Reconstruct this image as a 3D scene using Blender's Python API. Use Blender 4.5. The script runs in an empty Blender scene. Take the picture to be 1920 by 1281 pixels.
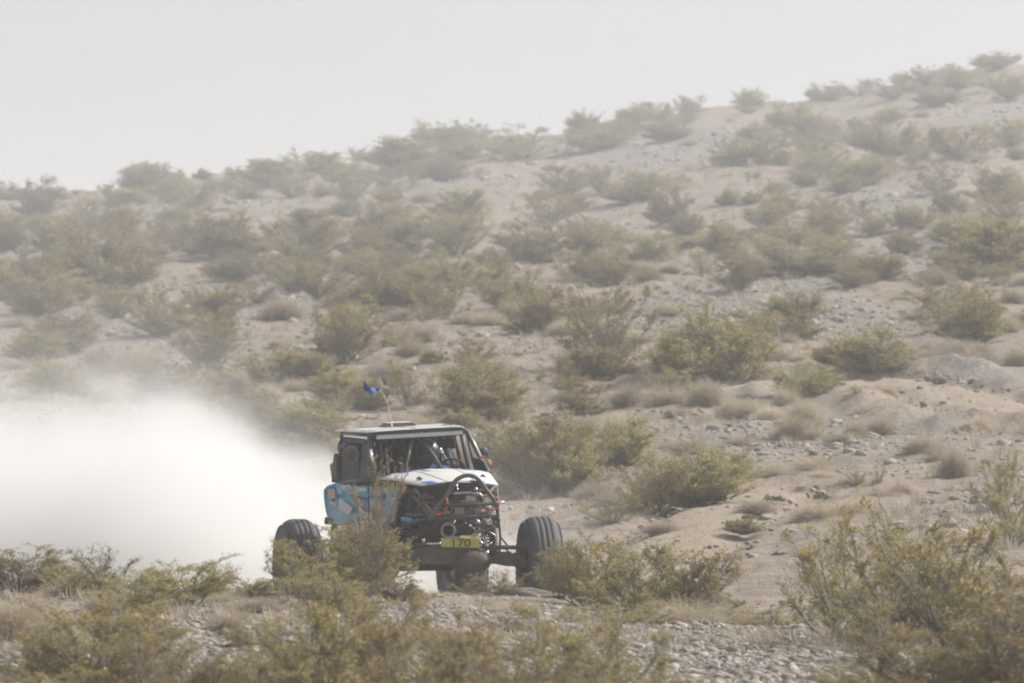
import bpy, math, random
import numpy as np
from mathutils import Vector, Matrix

# ---------------------------------------------------------------- camera, world, sun, exposure
FOC = 11250.0            # focal length in pixels of a 1920 px wide frame
HZ = 600.0               # row of the horizon
R = math.radians
scene = bpy.context.scene
col = scene.collection

cam_d = bpy.data.cameras.new('camera')
cam = bpy.data.objects.new('camera', cam_d)
col.objects.link(cam)
cam.location = (0, 0, 0)
cam.rotation_euler = (R(90) - math.atan((640.5 - HZ) / FOC), 0, 0)
cam_d.sensor_width = 36.0
cam_d.lens = FOC / 1920 * 36.0
cam_d.clip_start = 0.5
cam_d.clip_end = 6000
cam_d.dof.use_dof = True
cam_d.dof.focus_distance = 59.0
cam_d.dof.aperture_fstop = 5.2
cam_d.dof.aperture_blades = 8
scene.camera = cam

SUN_EL, SUN_AZ = R(40), math.atan2(0.90, 0.42)      # azimuth clockwise from +Y
world = bpy.data.worlds.new('World')
scene.world = world
world.use_nodes = True
wn = world.node_tree
bg = wn.nodes['Background']
sky = wn.nodes.new('ShaderNodeTexSky')
sky.sky_type = 'NISHITA'
sky.sun_disc = False
sky.sun_elevation = SUN_EL
sky.sun_rotation = SUN_AZ
sky.dust_density = 8.0
sky.air_density = 1.0
sky.ozone_density = 1.0
hs = wn.nodes.new('ShaderNodeHueSaturation')
hs.inputs['Saturation'].default_value = 0.08
wn.links.new(sky.outputs[0], hs.inputs['Color'])
tint = wn.nodes.new('ShaderNodeMixRGB'); tint.blend_type = 'MULTIPLY'; tint.inputs[0].default_value = 1.0
tint.inputs[2].default_value = (1.0, 1.045, 1.10, 1)
wn.links.new(hs.outputs[0], tint.inputs[1])
even = wn.nodes.new('ShaderNodeMixRGB'); even.inputs[0].default_value = 0.40      # dust-laden air: a nearly even sky
even.inputs[2].default_value = (6.0, 6.15, 6.4, 1)
wn.links.new(tint.outputs[0], even.inputs[1])
wn.links.new(even.outputs[0], bg.inputs['Color'])
bg.inputs['Strength'].default_value = 0.135

sun_d = bpy.data.lights.new('sun', 'SUN')
sun_d.energy = 5.0
sun_d.angle = R(1.2)
sun_d.color = (1.0, 0.95, 0.885)
sun = bpy.data.objects.new('sun', sun_d)
col.objects.link(sun)
sdir = Vector((math.cos(SUN_EL) * math.sin(SUN_AZ), math.cos(SUN_EL) * math.cos(SUN_AZ), math.sin(SUN_EL)))
sun.rotation_euler = sdir.to_track_quat('Z', 'Y').to_euler()
sun.location = (20, 40, 60)

scene.view_settings.view_transform = 'Standard'
scene.view_settings.look = 'None'
scene.view_settings.gamma = 1.0
scene.view_settings.exposure = -0.13
cy = scene.cycles
cy.max_bounces = 10
cy.diffuse_bounces = 3
cy.glossy_bounces = 3
cy.transmission_bounces = 4
cy.volume_bounces = 5
cy.transparent_max_bounces = 8
cy.volume_step_rate = 1.5
cy.filter_width = 2.0
cy.use_denoising = True

# ---------------------------------------------------------------- small helpers
rng = np.random.default_rng(11)
random.seed(5)

def tag(o, label=None, cat=None, group=None, kind=None):
    if label: o['label'] = label
    if cat: o['category'] = cat
    if group: o['group'] = group
    if kind: o['kind'] = kind
    return o

def empty(name, loc=(0, 0, 0), rz=0.0, parent=None):
    o = bpy.data.objects.new(name, None)
    o.empty_display_size = 0.2
    col.objects.link(o)
    o.location = loc
    o.rotation_euler = (0, 0, rz)
    if parent: o.parent = parent
    return o

def copy_tree(o, parent=None):
    c = o.copy()
    col.objects.link(c)
    if parent is not None: c.parent = parent
    for ch in list(o.children):
        copy_tree(ch, c)
    return c

def mesh_np(name, V, F, mat, smooth=False):
    """V (n,3), F (m,k) all the same size"""
    V = np.asarray(V, dtype=np.float32); F = np.asarray(F, dtype=np.int32)
    me = bpy.data.meshes.new(name)
    m, k = F.shape
    me.vertices.add(len(V)); me.vertices.foreach_set('co', V.ravel())
    me.loops.add(m * k); me.loops.foreach_set('vertex_index', F.ravel())
    me.polygons.add(m)
    me.polygons.foreach_set('loop_start', np.arange(0, m * k, k, dtype=np.int32))
    me.polygons.foreach_set('loop_total', np.full(m, k, dtype=np.int32))
    if smooth: me.polygons.foreach_set('use_smooth', np.ones(m, dtype=bool))
    me.update(calc_edges=True)
    if mat: me.materials.append(mat)
    return me

def obj(name, me, parent=None):
    o = bpy.data.objects.new(name, me)
    col.objects.link(o)
    if parent is not None: o.parent = parent
    return o

# ---- noise in numpy
def _hash(ix, iy, seed):
    h = (ix.astype(np.int64) * 374761393 + iy.astype(np.int64) * 668265263 + seed * 1442695041) & 0xffffffff
    h = ((h ^ (h >> 13)) * 1274126177) & 0xffffffff
    h = (h ^ (h >> 16)) & 0xffffffff
    return h / 4294967295.0

def vnoise(x, y, seed=0):
    ix, iy = np.floor(x), np.floor(y)
    fx, fy = x - ix, y - iy
    fx = fx * fx * (3 - 2 * fx); fy = fy * fy * (3 - 2 * fy)
    a = _hash(ix, iy, seed); b = _hash(ix + 1, iy, seed)
    c = _hash(ix, iy + 1, seed); d = _hash(ix + 1, iy + 1, seed)
    return (a * (1 - fx) + b * fx) * (1 - fy) + (c * (1 - fx) + d * fx) * fy

def fbm(x, y, seed=0, octv=4):
    s = 0; a = 0.5; t = 0
    for i in range(octv):
        s = s + a * vnoise(x * 2 ** i + 17.3 * i, y * 2 ** i - 9.1 * i, seed + i); t += a; a *= 0.55
    return s / t

# ---------------------------------------------------------------- node material helpers
class NT:
    def __init__(self, name):
        self.m = bpy.data.materials.new(name); self.m.use_nodes = True
        self.t = self.m.node_tree; self.n = self.t.nodes; self.l = self.t.links
        self.b = self.n['Principled BSDF']; self.out = self.n['Material Output']
    def node(self, kind, **kw):
        x = self.n.new('ShaderNode' + kind)
        for k, v in kw.items(): setattr(x, k, v)
        return x
    def link(self, a, b): self.l.new(a, b)
    def coords(self, kind='Object'):
        return self.node('TexCoord').outputs[kind]
    def noise(self, vec, scale, detail=4, rough=0.55):
        x = self.node('TexNoise'); x.inputs['Scale'].default_value = scale
        x.inputs['Detail'].default_value = detail; x.inputs['Roughness'].default_value = rough
        if vec is not None: self.link(vec, x.inputs['Vector'])
        return x.outputs['Fac']
    def ramp(self, fac, stops):
        x = self.node('ValToRGB'); e = x.color_ramp.elements
        while len(e) < len(stops): e.new(0.5)
        for i, (p, c) in enumerate(stops):
            e[i].position = p
            e[i].color = (*c, 1) if not isinstance(c, (int, float)) else (c, c, c, 1)
        self.link(fac, x.inputs['Fac'])
        return x.outputs['Color']
    def mix(self, fac, a, b, mode='MIX'):
        x = self.node('Mix', data_type='RGBA', blend_type=mode)
        for s, v in ((x.inputs['Factor'], fac), (x.inputs['A'], a), (x.inputs['B'], b)):
            if isinstance(v, (int, float)): s.default_value = v if s.type == 'VALUE' else (v, v, v, 1)
            elif isinstance(v, tuple): s.default_value = (*v, 1)
            else: self.link(v, s)
        # colour sockets are the third pair
        return x.outputs['Result']
    def bump(self, h, strength=0.3, dist=0.05):
        x = self.node('Bump'); x.inputs['Strength'].default_value = strength
        x.inputs['Distance'].default_value = dist
        self.link(h, x.inputs['Height']); self.link(x.outputs[0], self.b.inputs['Normal'])

def mixc(T, fac, a, b, mode='MIX'):
    x = T.node('MixRGB', blend_type=mode)
    for s, v in zip((x.inputs[0], x.inputs[1], x.inputs[2]), (fac, a, b)):
        if isinstance(v, (int, float)): s.default_value = v if s.type == 'VALUE' else (v, v, v, 1)
        elif isinstance(v, tuple): s.default_value = (*v, 1)
        else: T.link(v, s)
    return x.outputs[0]

def simple_mat(name, c, rough=0.6, metal=0.0, var=0.15, scale=12.0, dust=0.0, spec=0.5, dustcol=(0.36, 0.30, 0.24)):
    T = NT(name)
    co = T.coords()
    n = T.noise(co, scale, 5, 0.6)
    lo = tuple(v * (1 - var) for v in c); hi = tuple(min(1, v * (1 + var)) for v in c)
    base = T.ramp(n, [(0.3, lo), (0.7, hi)])
    if dust > 0:
        n2 = T.noise(co, scale * 0.35, 6, 0.65)
        f = T.ramp(n2, [(0.35, 0.15 * dust), (0.75, dust)])
        base = mixc(T, f, base, dustcol)
    T.link(base, T.b.inputs['Base Color'])
    T.b.inputs['Roughness'].default_value = rough
    T.b.inputs['Metallic'].default_value = metal
    T.b.inputs['Specular IOR Level'].default_value = spec
    return T.m

# ---------------------------------------------------------------- terrain
DT = np.array([6, 30, 36, 42, 47.5, 52, 54, 57, 62, 66, 70, 80, 100, 120, 150, 180, 200, 215, 260, 500, 2500], float)
CT = np.array([0, 480, 960, 1440, 1920], float)
ZT = np.array([
 [-2.3, -2.35, -2.33, -2.34, -2.38, -2.42, -2.44, -2.95, -3.05, -3.10, -3.00, -2.60, -1.80, -0.90, 0.75, 2.70, 4.00, 4.2, 2.0, -6, -60],
 [-2.3, -2.35, -2.33, -2.34, -2.38, -2.42, -2.44, -2.95, -3.05, -3.10, -2.95, -2.50, -1.65, -0.65, 1.25, 3.40, 4.85, 5.1, 3.0, -6, -60],
 [-2.3, -2.33, -2.31, -2.33, -2.38, -2.42, -2.45, -2.93, -3.00, -2.95, -2.78, -2.33, -1.45, -0.35, 1.75, 4.20, 6.05, 6.3, 4.0, -6, -60],
 [-2.3, -2.31, -2.30, -2.35, -2.44, -2.72, -2.78, -2.82, -2.82, -2.68, -2.48, -2.10, -1.20, -0.05, 2.20, 5.10, 7.20, 7.5, 5.0, -6, -60],
 [-2.3, -2.31, -2.30, -2.35, -2.44, -2.55, -2.58, -2.60, -2.55, -2.46, -2.34, -1.97, -1.05, 0.15, 2.70, 5.90, 8.55, 8.9, 6.0, -6, -60]])
_fd = np.linspace(0, 1, 3000) ** 2 * 2494 + 6
_zf = []
for r_ in ZT:
    zi = np.interp(_fd, DT, r_)
    # smooth in log distance
    g = np.linspace(math.log(6), math.log(2500), 3000)
    zl = np.interp(np.exp(g), DT, r_)
    k = np.exp(-0.5 * (np.arange(-16, 17) / 5.0) ** 2); k /= k.sum()
    zl = np.convolve(np.pad(zl, 16, mode='edge'), k, mode='valid')
    _zf.append(zl)
_zf = np.array(_zf); _g = np.linspace(math.log(6), math.log(2500), 3000)

def ground_base(x, y):
    x = np.asarray(x, float); y = np.maximum(np.asarray(y, float), 6.01)
    ly = np.clip((np.log(y) - _g[0]) / (_g[1] - _g[0]), 0, 2998.99)
    i = ly.astype(int); f = ly - i
    c = np.clip((960 + x * FOC / y), -500, 2400) / 480.0
    cf = np.clip(c, 0, 3.999); j = cf.astype(int); t = cf - j
    t2 = t * t * (3 - 2 * t)
    def rowv(jj): return _zf[jj, i] * (1 - f) + _zf[jj, i + 1] * f
    z = rowv(j) * (1 - t2) + rowv(j + 1) * t2
    return z

def ground_z(x, y):
    x = np.asarray(x, float); y = np.asarray(y, float)
    z = ground_base(x, y)
    far = np.clip((y - 62) / 40, 0, 1)
    amp = 0.5 + far
    z = z + amp * 0.16 * (fbm(x / 9.0, y / 14.0, 3, 3) - 0.5) * np.clip((y - 66) / 30, 0.15, 1)
    z = z + 0.13 * (fbm(x / 1.1, y / 1.7, 9, 4) - 0.5) * (0.6 + 0.9 * far)
    z = z + (0.05 + 0.06 * far) * (fbm(x / 0.33, y / 0.5, 21, 3) - 0.5)
    z = z + np.where(y < 215, 0.030 * (0.7 + 0.7 * far) * (vnoise(x / 0.11, y / 0.24, 55) - 0.5) * np.clip(vnoise(x / 1.9, y / 3.1, 56) * 2.2 - 0.5, 0.1, 1.4), 0)
    # small hummocks and scoured hollows of the hillside
    z = z + 0.16 * far * np.clip(vnoise(x / 0.8, y / 1.6, 61) - 0.55, 0, 1) * np.clip((y - 66) / 10, 0, 1)
    return z

def P(px, row, d):
    return Vector(((px - 960) / FOC * d, d, -(row - HZ) / FOC * d))

_ys = np.exp(np.linspace(math.log(29), math.log(214), 1600))
def hit(px, row, dmin=29.0):
    """first ground point that the pixel sees, at least dmin away"""
    xs = (px - 960) / FOC * _ys
    zz = ground_z(xs, _ys)
    zr = -(row - HZ) / FOC * _ys
    ok = np.where((zz >= zr) & (_ys >= dmin))[0]
    if len(ok) == 0: return None
    k = ok[0]
    return float(xs[k]), float(_ys[k]), float(zz[k])

# sand and gravel masks: (px, row, d or None, rx m, ry m)
def blob(x, y, cx, cy_, rx, ry):
    return np.clip(1.15 - np.sqrt(((x - cx) / rx) ** 2 + ((y - cy_) / ry) ** 2), 0, 1)

TRACK = [(-14, 66), (-6, 63.5), (-2, 60.5), (1.0, 63), (2.2, 72), (3.2, 77)]
_ORIG_T2 = 0
TRACK2 = [hit(*q)[:2] for q in ((1130, 742), (1300, 730), (1450, 718), (1650, 712), (1780, 735), (1935, 790))]
TRACK3 = [(0.0, 58.5), (3, 59), (6, 62), (11, 66)]
def dist_poly(x, y, pts):
    best = np.full(x.shape, 1e9)
    for (ax, ay), (bx, by) in zip(pts[:-1], pts[1:]):
        dx, dy = bx - ax, by - ay
        t = np.clip(((x - ax) * dx + (y - ay) * dy) / (dx * dx + dy * dy), 0, 1)
        best = np.minimum(best, np.hypot(x - ax - t * dx, y - ay - t * dy))
    return best

def masks(x, y):
    n = fbm(x / 1.3, y / 2.5, 41, 4)
    sand = np.clip(1.35 - dist_poly(x, y, TRACK) / 1.05, 0, 1)
    sand = np.maximum(sand, np.clip(1.35 - dist_poly(x, y, TRACK2) / 0.9, 0, 1))
    sand = np.maximum(sand, np.clip(1.35 - dist_poly(x, y, TRACK3) / 1.2, 0, 1))
    grav = np.zeros_like(x)
    px = 960 + x * FOC / y
    cob = np.clip((px - 1080) / 160, 0, 1) * np.clip((51 - y) / 2.0, 0, 1)
    cob = np.maximum(cob, 0.65 * np.clip((51 - y) / 2, 0, 1))
    grav = np.maximum(grav, cob)
    g2 = blob(x, y, 4.0, 88, 3.2, 5.0)
    g3 = blob(x, y, 7.6, 101, 3.0, 4.0)
    g4 = np.clip((fbm(x / 5, y / 9, 77, 3) - 0.52) * 7, 0, 1) * np.clip((y - 70) / 15, 0, 1)
    grav = np.maximum(grav, np.maximum(np.maximum(g2, g3), 0.8 * g4))
    grav = grav * (1 - sand)
    return sand, np.clip(grav * (0.6 + 0.8 * n), 0, 1)

def build_ground():
    ys = [6, 14, 22]
    y = 27.0
    while y < 212: ys.append(y); y *= 1.0024
    while y < 2500: ys.append(y); y *= 1.06
    ys = np.array(ys)
    us = np.concatenate([-np.geomspace(3.0, 0.115, 14)[:-1], np.linspace(-0.115, 0.115, 430), np.geomspace(0.115, 3.0, 14)[1:]])
    X = us[None, :] * ys[:, None]; Y = np.repeat(ys[:, None], len(us), 1)
    Z = ground_z(X, Y)
    sand, grav = masks(X, Y)
    # the ruts pressed into the sandy track, and berms thrown up beside it
    for T_ in (TRACK, TRACK2, TRACK3):
        dd = dist_poly(X, Y, T_)
        Z -= 0.08 * np.exp(-((dd - 0.75) / 0.22) ** 2)
        Z += (0.34 if T_ is TRACK2 else 0.12) * np.exp(-((dd - 1.7) / 0.5) ** 2) * fbm(X / 0.5, Y / 0.8, 5, 3)
    nr, nc = Y.shape
    V = np.stack([X, Y, Z], -1).reshape(-1, 3)
    a = (np.arange(nr - 1)[:, None] * nc + np.arange(nc - 1)[None, :]).ravel()
    F = np.stack([a, a + 1, a + nc + 1, a + nc], 1)
    me = mesh_np('ground', V, F, None, True)
    ca = me.color_attributes.new('kind_of_soil', 'FLOAT_COLOR', 'POINT')
    C = np.zeros((nr * nc, 4), np.float32); C[:, 0] = sand.ravel(); C[:, 1] = grav.ravel(); C[:, 3] = 1
    ca.data.foreach_set('color', C.ravel())
    T = NT('desert_soil')
    co = T.coords()
    at = T.node('VertexColor', layer_name='kind_of_soil')
    sep = T.node('SeparateColor'); T.link(at.outputs['Color'], sep.inputs[0])
    big = T.noise(co, 0.35, 5, 0.6); mid = T.noise(co, 2.2, 6, 0.65); fine = T.noise(co, 14, 6, 0.7)
    base = T.ramp(big, [(0.3, (0.30, 0.242, 0.190)), (0.55, (0.39, 0.310, 0.240)), (0.8, (0.46, 0.350, 0.255))])
    b2 = T.ramp(mid, [(0.38, (0.19, 0.162, 0.140)), (0.5, (0.36, 0.29, 0.228)), (0.62, (0.51, 0.405, 0.305))])
    base = mixc(T, 0.5, base, b2)
    gcol = T.ramp(fine, [(0.35, (0.16, 0.148, 0.14)), (0.5, (0.30, 0.272, 0.245)), (0.66, (0.48, 0.44, 0.39))])
    gm = T.node('MapRange'); gm.inputs['From Min'].default_value = 0.0; gm.inputs['From Max'].default_value = 1.0
    gm.inputs['To Min'].default_value = 0.26; gm.inputs['To Max'].default_value = 0.9
    T.link(sep.outputs[1], gm.inputs['Value'])
    base = mixc(T, gm.outputs[0], base, gcol)
    scol = T.ramp(mid, [(0.3, (0.39, 0.315, 0.245)), (0.7, (0.48, 0.395, 0.31))])
    base = mixc(T, sep.outputs[0], base, scol)
    vo = T.node('TexVoronoi'); vo.inputs['Scale'].default_value = 9; T.link(co, vo.inputs['Vector'])
    peb = T.ramp(vo.outputs['Distance'], [(0.0, 1.0), (0.35, 0.0)])
    pebc = T.node('TexVoronoi'); pebc.inputs['Scale'].default_value = 9; T.link(co, pebc.inputs['Vector'])
    pc = T.node('SeparateColor'); T.link(pebc.outputs['Color'], pc.inputs[0])
    pcol = T.ramp(pc.outputs[0], [(0.0, (0.16, 0.15, 0.15)), (0.6, (0.36, 0.33, 0.30)), (1.0, (0.6, 0.56, 0.5))])
    pm = T.node('Math', operation='MULTIPLY'); T.link(peb, pm.inputs[0]); T.link(gm.outputs[0], pm.inputs[1])
    base = mixc(T, pm.outputs[0], base, pcol)
    T.link(base, T.b.inputs['Base Color'])
    T.b.inputs['Roughness'].default_value = 0.95
    T.b.inputs['Specular IOR Level'].default_value = 0.15
    hsum = T.node('Math', operation='MULTIPLY_ADD'); T.link(peb, hsum.inputs[0]); hsum.inputs[1].default_value = 0.35
    T.link(fine, hsum.inputs[2])
    T.bump(hsum.outputs[0], 1.0, 0.09)
    me.materials.append(T.m)
    o = obj('ground', me)
    tag(o, 'pale sandy desert ground rising into a stony hillside', kind='structure')
build_ground()

# ---------------------------------------------------------------- plants
def leaf_mat(name, cols, trans=0.25, sat=1.0):
    T = NT(name)
    g = T.node('NewGeometry')
    oi = T.node('ObjectInfo')
    c = T.ramp(g.outputs['Random Per Island'], [(i / (len(cols) - 1), cc) for i, cc in enumerate(cols)])
    h = T.node('HueSaturation')
    mr = T.node('MapRange'); T.link(oi.outputs['Random'], mr.inputs['Value'])
    mr.inputs['To Min'].default_value = 0.80; mr.inputs['To Max'].default_value = 1.25
    T.link(mr.outputs[0], h.inputs['Value'])
    mr2 = T.node('MapRange'); T.link(oi.outputs['Random'], mr2.inputs['Value'])
    mr2.inputs['To Min'].default_value = 0.490; mr2.inputs['To Max'].default_value = 0.516
    T.link(mr2.outputs[0], h.inputs['Hue'])
    h.inputs['Saturation'].default_value = sat
    T.link(c, h.inputs['Color'])
    T.link(h.outputs[0], T.b.inputs['Base Color'])
    T.b.inputs['Roughness'].default_value = 0.55
    T.b.inputs['Specular IOR Level'].default_value = 0.35
    tr = T.node('BsdfTranslucent'); T.link(h.outputs[0], tr.inputs['Color'])
    mx = T.node('MixShader'); mx.inputs[0].default_value = trans
    T.link(T.b.outputs[0], mx.inputs[1]); T.link(tr.outputs[0], mx.inputs[2])
    T.link(mx.outputs[0], T.out.inputs['Surface'])
    return T.m

M_LEAF = leaf_mat('creosote_leaves', [(0.18, 0.160, 0.060), (0.28, 0.238, 0.080), (0.36, 0.292, 0.094), (0.43, 0.33, 0.10), (0.52, 0.33, 0.10)], 0.45, 0.86)
M_STEM = simple_mat('grey_bark', (0.24, 0.215, 0.19), 0.85, var=0.45, scale=9)
M_DRY = leaf_mat('dry_twigs', [(0.36, 0.30, 0.225), (0.46, 0.39, 0.30), (0.56, 0.48, 0.38), (0.44, 0.36, 0.26)], 0.35)
M_GREEN = leaf_mat('fresh_green_leaves', [(0.11, 0.13, 0.05), (0.17, 0.19, 0.075)], 0.3)

def tubes(paths, sides=4):
    """paths: list of (pts (k,3), radii (k,))"""
    V = []; F = []; n0 = 0
    for pts, rad in paths:
        k = len(pts)
        d = np.gradient(pts, axis=0)
        d /= np.linalg.norm(d, axis=1, keepdims=True) + 1e-9
        ref = np.array([0.3, 0.9, 0.1]) if abs(d[0][2]) > 0.9 else np.array([0, 0, 1.0])
        u = np.cross(d, ref); u /= np.linalg.norm(u, axis=1, keepdims=True) + 1e-9
        v = np.cross(d, u)
        an = np.arange(sides) * 2 * math.pi / sides
        ring = (np.cos(an)[None, :, None] * u[:, None, :] + np.sin(an)[None, :, None] * v[:, None, :]) * np.asarray(rad)[:, None, None] + pts[:, None, :]
        V.append(ring.reshape(-1, 3))
        a = (np.arange(k - 1)[:, None] * sides + np.arange(sides)[None, :])
        b = (np.arange(k - 1)[:, None] * sides + (np.arange(sides)[None, :] + 1) % sides)
        F.append(np.stack([a, b, b + sides, a + sides], -1).reshape(-1, 4) + n0)
        n0 += k * sides
    return np.concatenate(V), np.concatenate(F)

def leaves(pos, size, g, flat=0.5, aspect=0.5):
    n = len(pos)
    a = g.normal(size=(n, 3)); a[:, 2] *= flat
    a /= np.linalg.norm(a, axis=1, keepdims=True)
    b = g.normal(size=(n, 3)); b -= (b * a).sum(1, keepdims=True) * a
    b /= np.linalg.norm(b, axis=1, keepdims=True)
    s = (size * g.uniform(0.6, 1.4, n))[:, None]
    V = np.stack([pos - a * s, pos + b * s * aspect, pos + a * s, pos - b * s * aspect], 1).reshape(-1, 3)
    F = np.arange(n * 4).reshape(n, 4)
    return V, F

def creosote(seed, nstem=16, spread=0.62, nleaf=6500, sparse=0.0, lsize=0.0125, dome=False):
    """about 1 m tall and 1.1 m wide"""
    g = np.random.default_rng(seed)
    paths = []; tips = []
    for i in range(nstem):
        az = g.uniform(0, 2 * math.pi) if i > 5 else (i / 6 * 2 * math.pi + g.uniform(-0.4, 0.4))
        low = g.random() < 0.38
        out = spread * (g.uniform(0.75, 1.1) if low else g.uniform(0.1, 0.95) ** 0.8)
        L = (g.uniform(0.22, 0.55) if low else g.uniform(0.68, 1.05) * (1 - 0.25 * (out / spread) ** 2))
        if dome:
            th = math.acos(g.uniform(0.12, 1.0)); rad = g.uniform(0.62, 1.0) ** 0.6 * (1 + 0.16 * math.sin(az * 2.3 + seed))
            out = math.sin(th) * 0.52 * rad; L = (math.cos(th) * 0.80 + 0.05) * rad
        k = 7; t = np.linspace(0, 1, k)
        bend = g.uniform(0.7, 1.15)
        r = out * t ** bend
        z = L * t ** 0.92
        w1, w2 = g.uniform(-0.07, 0.07, 2)
        x = np.cos(az) * r + w1 * np.sin(t * 5 + i); y = np.sin(az) * r + w2 * np.sin(t * 4 + 2 * i)
        x += g.uniform(-0.06, 0.06); y += g.uniform(-0.06, 0.06)
        pts = np.stack([x, y, z], 1)
        paths.append((pts, np.linspace(0.0105, 0.003, k)))
        nb = int(g.integers(8, 14))
        for j in range(nb):
            tt = g.uniform(0.14, 0.98); q = tt * (k - 1); qi = int(q); qf = q - qi
            p0 = pts[qi] * (1 - qf) + pts[min(qi + 1, k - 1)] * qf
            a2 = az + g.normal() * 1.1; up = g.uniform(0.25, 1.1)
            dl = g.uniform(0.12, 0.30) * (1.15 - 0.5 * tt) * (0.72 if dome else 1)
            dv = np.array([math.cos(a2), math.sin(a2), up]); dv /= np.linalg.norm(dv)
            t3 = np.linspace(0, 1, 4)[:, None]
            bp = p0 + dv * dl * t3 + np.array([0, 0, 1]) * 0.05 * t3 ** 2 + g.normal(size=(4, 3)) * 0.006
            paths.append((bp, np.linspace(0.0042, 0.0014, 4)))
            clump = g.uniform(0.3, 1.7) * (0.5 + 0.7 * tt)
            if g.random() < sparse: clump *= 0.12
            for m in range(int(g.integers(2, 5))):
                f = g.uniform(0.35, 1.0); pp = p0 + dv * dl * f
                dv2 = dv * 0.6 + g.normal(size=3) * 0.6; dv2[2] = abs(dv2[2]) * 0.8; dv2 /= np.linalg.norm(dv2)
                ll = g.uniform(0.05, 0.13)
                t4 = np.linspace(0, 1, 3)[:, None]
                paths.append((pp + dv2 * ll * t4, np.array([0.002, 0.0015, 0.001])))
                tips.append((pp, dv2 * ll, clump))
            tips.append((p0, dv * dl, clump * 0.8))
    w = np.array([c for _, _, c in tips]); w /= w.sum()
    idx = g.choice(len(tips), nleaf, p=w)
    A = np.array([a for a, _, _ in tips]); D = np.array([d for _, d, _ in tips])
    f = g.uniform(0.15, 1.08, nleaf)[:, None]
    pos = A[idx] + D[idx] * f + g.normal(size=(nleaf, 3)) * 0.014
    pos[:, 2] = np.maximum(pos[:, 2], 0.03)
    LV, LF = leaves(pos, lsize, g)
    SV, SF = tubes(paths)
    cx = np.percentile(LV[:, 0], [3, 97]); cy = np.percentile(LV[:, 1], [3, 97]); hz = np.percentile(LV[:, 2], 98.5)
    sc = np.array([1.0 / (cx[1] - cx[0]), 1.0 / (cy[1] - cy[0]), 1.0 / hz]); of = np.array([(cx[0] + cx[1]) / 2, (cy[0] + cy[1]) / 2, 0])
    LV = (LV - of) * sc; SV = (SV - of) * sc
    SV[:, 2] -= 0.03
    return SV, SF, LV, LF

def dry_dome(seed, n=1500, squash=0.75):
    """pale twiggy dome about 1 m wide, 0.5 m tall"""
    g = np.random.default_rng(seed)
    V = []; 
    az = g.uniform(0, 2 * math.pi, n); el = np.arcsin(g.uniform(0.02, 1, n))
    L = g.uniform(0.55, 1.0, n) ** 0.5 * 0.5 * (0.85 + 0.3 * vnoise(az * 1.5, el * 2, seed))
    lob = 1 + 0.25 * np.sin(az * 2 + seed) + 0.12 * np.sin(az * 5 + 2 * seed)
    L *= lob
    d = np.stack([np.cos(az) * np.cos(el), np.sin(az) * np.cos(el), np.sin(el) * squash * 1.1], 1)
    base = g.normal(size=(n, 3)) * np.array([0.09, 0.09, 0.01])
    segs = []
    k = 4
    t = np.linspace(0, 1, k)
    wob = g.normal(size=(n, k, 3)) * 0.022
    pts = base[:, None, :] + d[:, None, :] * (L[:, None] * t[None, :])[:, :, None] + wob
    pts[:, :, 2] += 0.05 * np.sin(t * 3.0)[None, :]
    pts[:, :, 2] = np.maximum(pts[:, :, 2], -0.02)
    side = g.normal(size=(n, 3)); side /= np.linalg.norm(side, axis=1, keepdims=True)
    wd = np.array([0.0034, 0.0030, 0.0026, 0.0015])
    Lf = pts - side[:, None, :] * wd[None, :, None]; Rt = pts + side[:, None, :] * wd[None, :, None]
    VV = np.stack([Lf, Rt], 2).reshape(n, k * 2, 3)
    fa = np.array([[2 * i, 2 * i + 1, 2 * i + 3, 2 * i + 2] for i in range(k - 1)])
    F = (np.arange(n)[:, None, None] * (2 * k) + fa[None]).reshape(-1, 4)
    V = VV.reshape(-1, 3)
    # short side twigs filling the shell
    m = int(n * 2.4)
    i = g.integers(0, n, m); f = g.uniform(0.35, 1.0, m)
    q0 = base[i] + d[i] * (L[i] * f)[:, None] + g.normal(size=(m, 3)) * 0.015
    dd = d[i] + g.normal(size=(m, 3)) * 0.9; dd /= np.linalg.norm(dd, axis=1, keepdims=True)
    ll = g.uniform(0.03, 0.10, m)[:, None]
    q1 = q0 + dd * ll
    q1[:, 2] = np.maximum(q1[:, 2], 0.0)
    s2 = g.normal(size=(m, 3)); s2 /= np.linalg.norm(s2, axis=1, keepdims=True); s2 *= 0.0022
    V2 = np.stack([q0 - s2, q0 + s2, q1 + s2 * 0.5, q1 - s2 * 0.5], 1).reshape(-1, 3)
    F2 = np.arange(m * 4).reshape(m, 4) + len(V)
    return np.concatenate([V, V2]), np.concatenate([F, F2])

CREO = []
specs = [(101, 18, 0.62, 8500, 0.0), (102, 14, 0.70, 7000, 0.15), (103, 22, 0.55, 9500, 0.0), (104, 12, 0.75, 5200, 0.35),
         (105, 16, 0.60, 7600, 0.1), (106, 20, 0.68, 8600, 0.05), (107, 9, 0.45, 2600, 0.5), (108, 15, 0.66, 6400, 0.25)]
for sd, ns, sp, nl, spa in specs:
    SV, SF, LV, LF = creosote(sd, int(ns * 1.6), sp, int(nl * 1.5), spa)
    CREO.append((mesh_np('creosote_stems', SV, SF, M_STEM), mesh_np('creosote_foliage', LV, LF, M_LEAF)))
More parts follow.
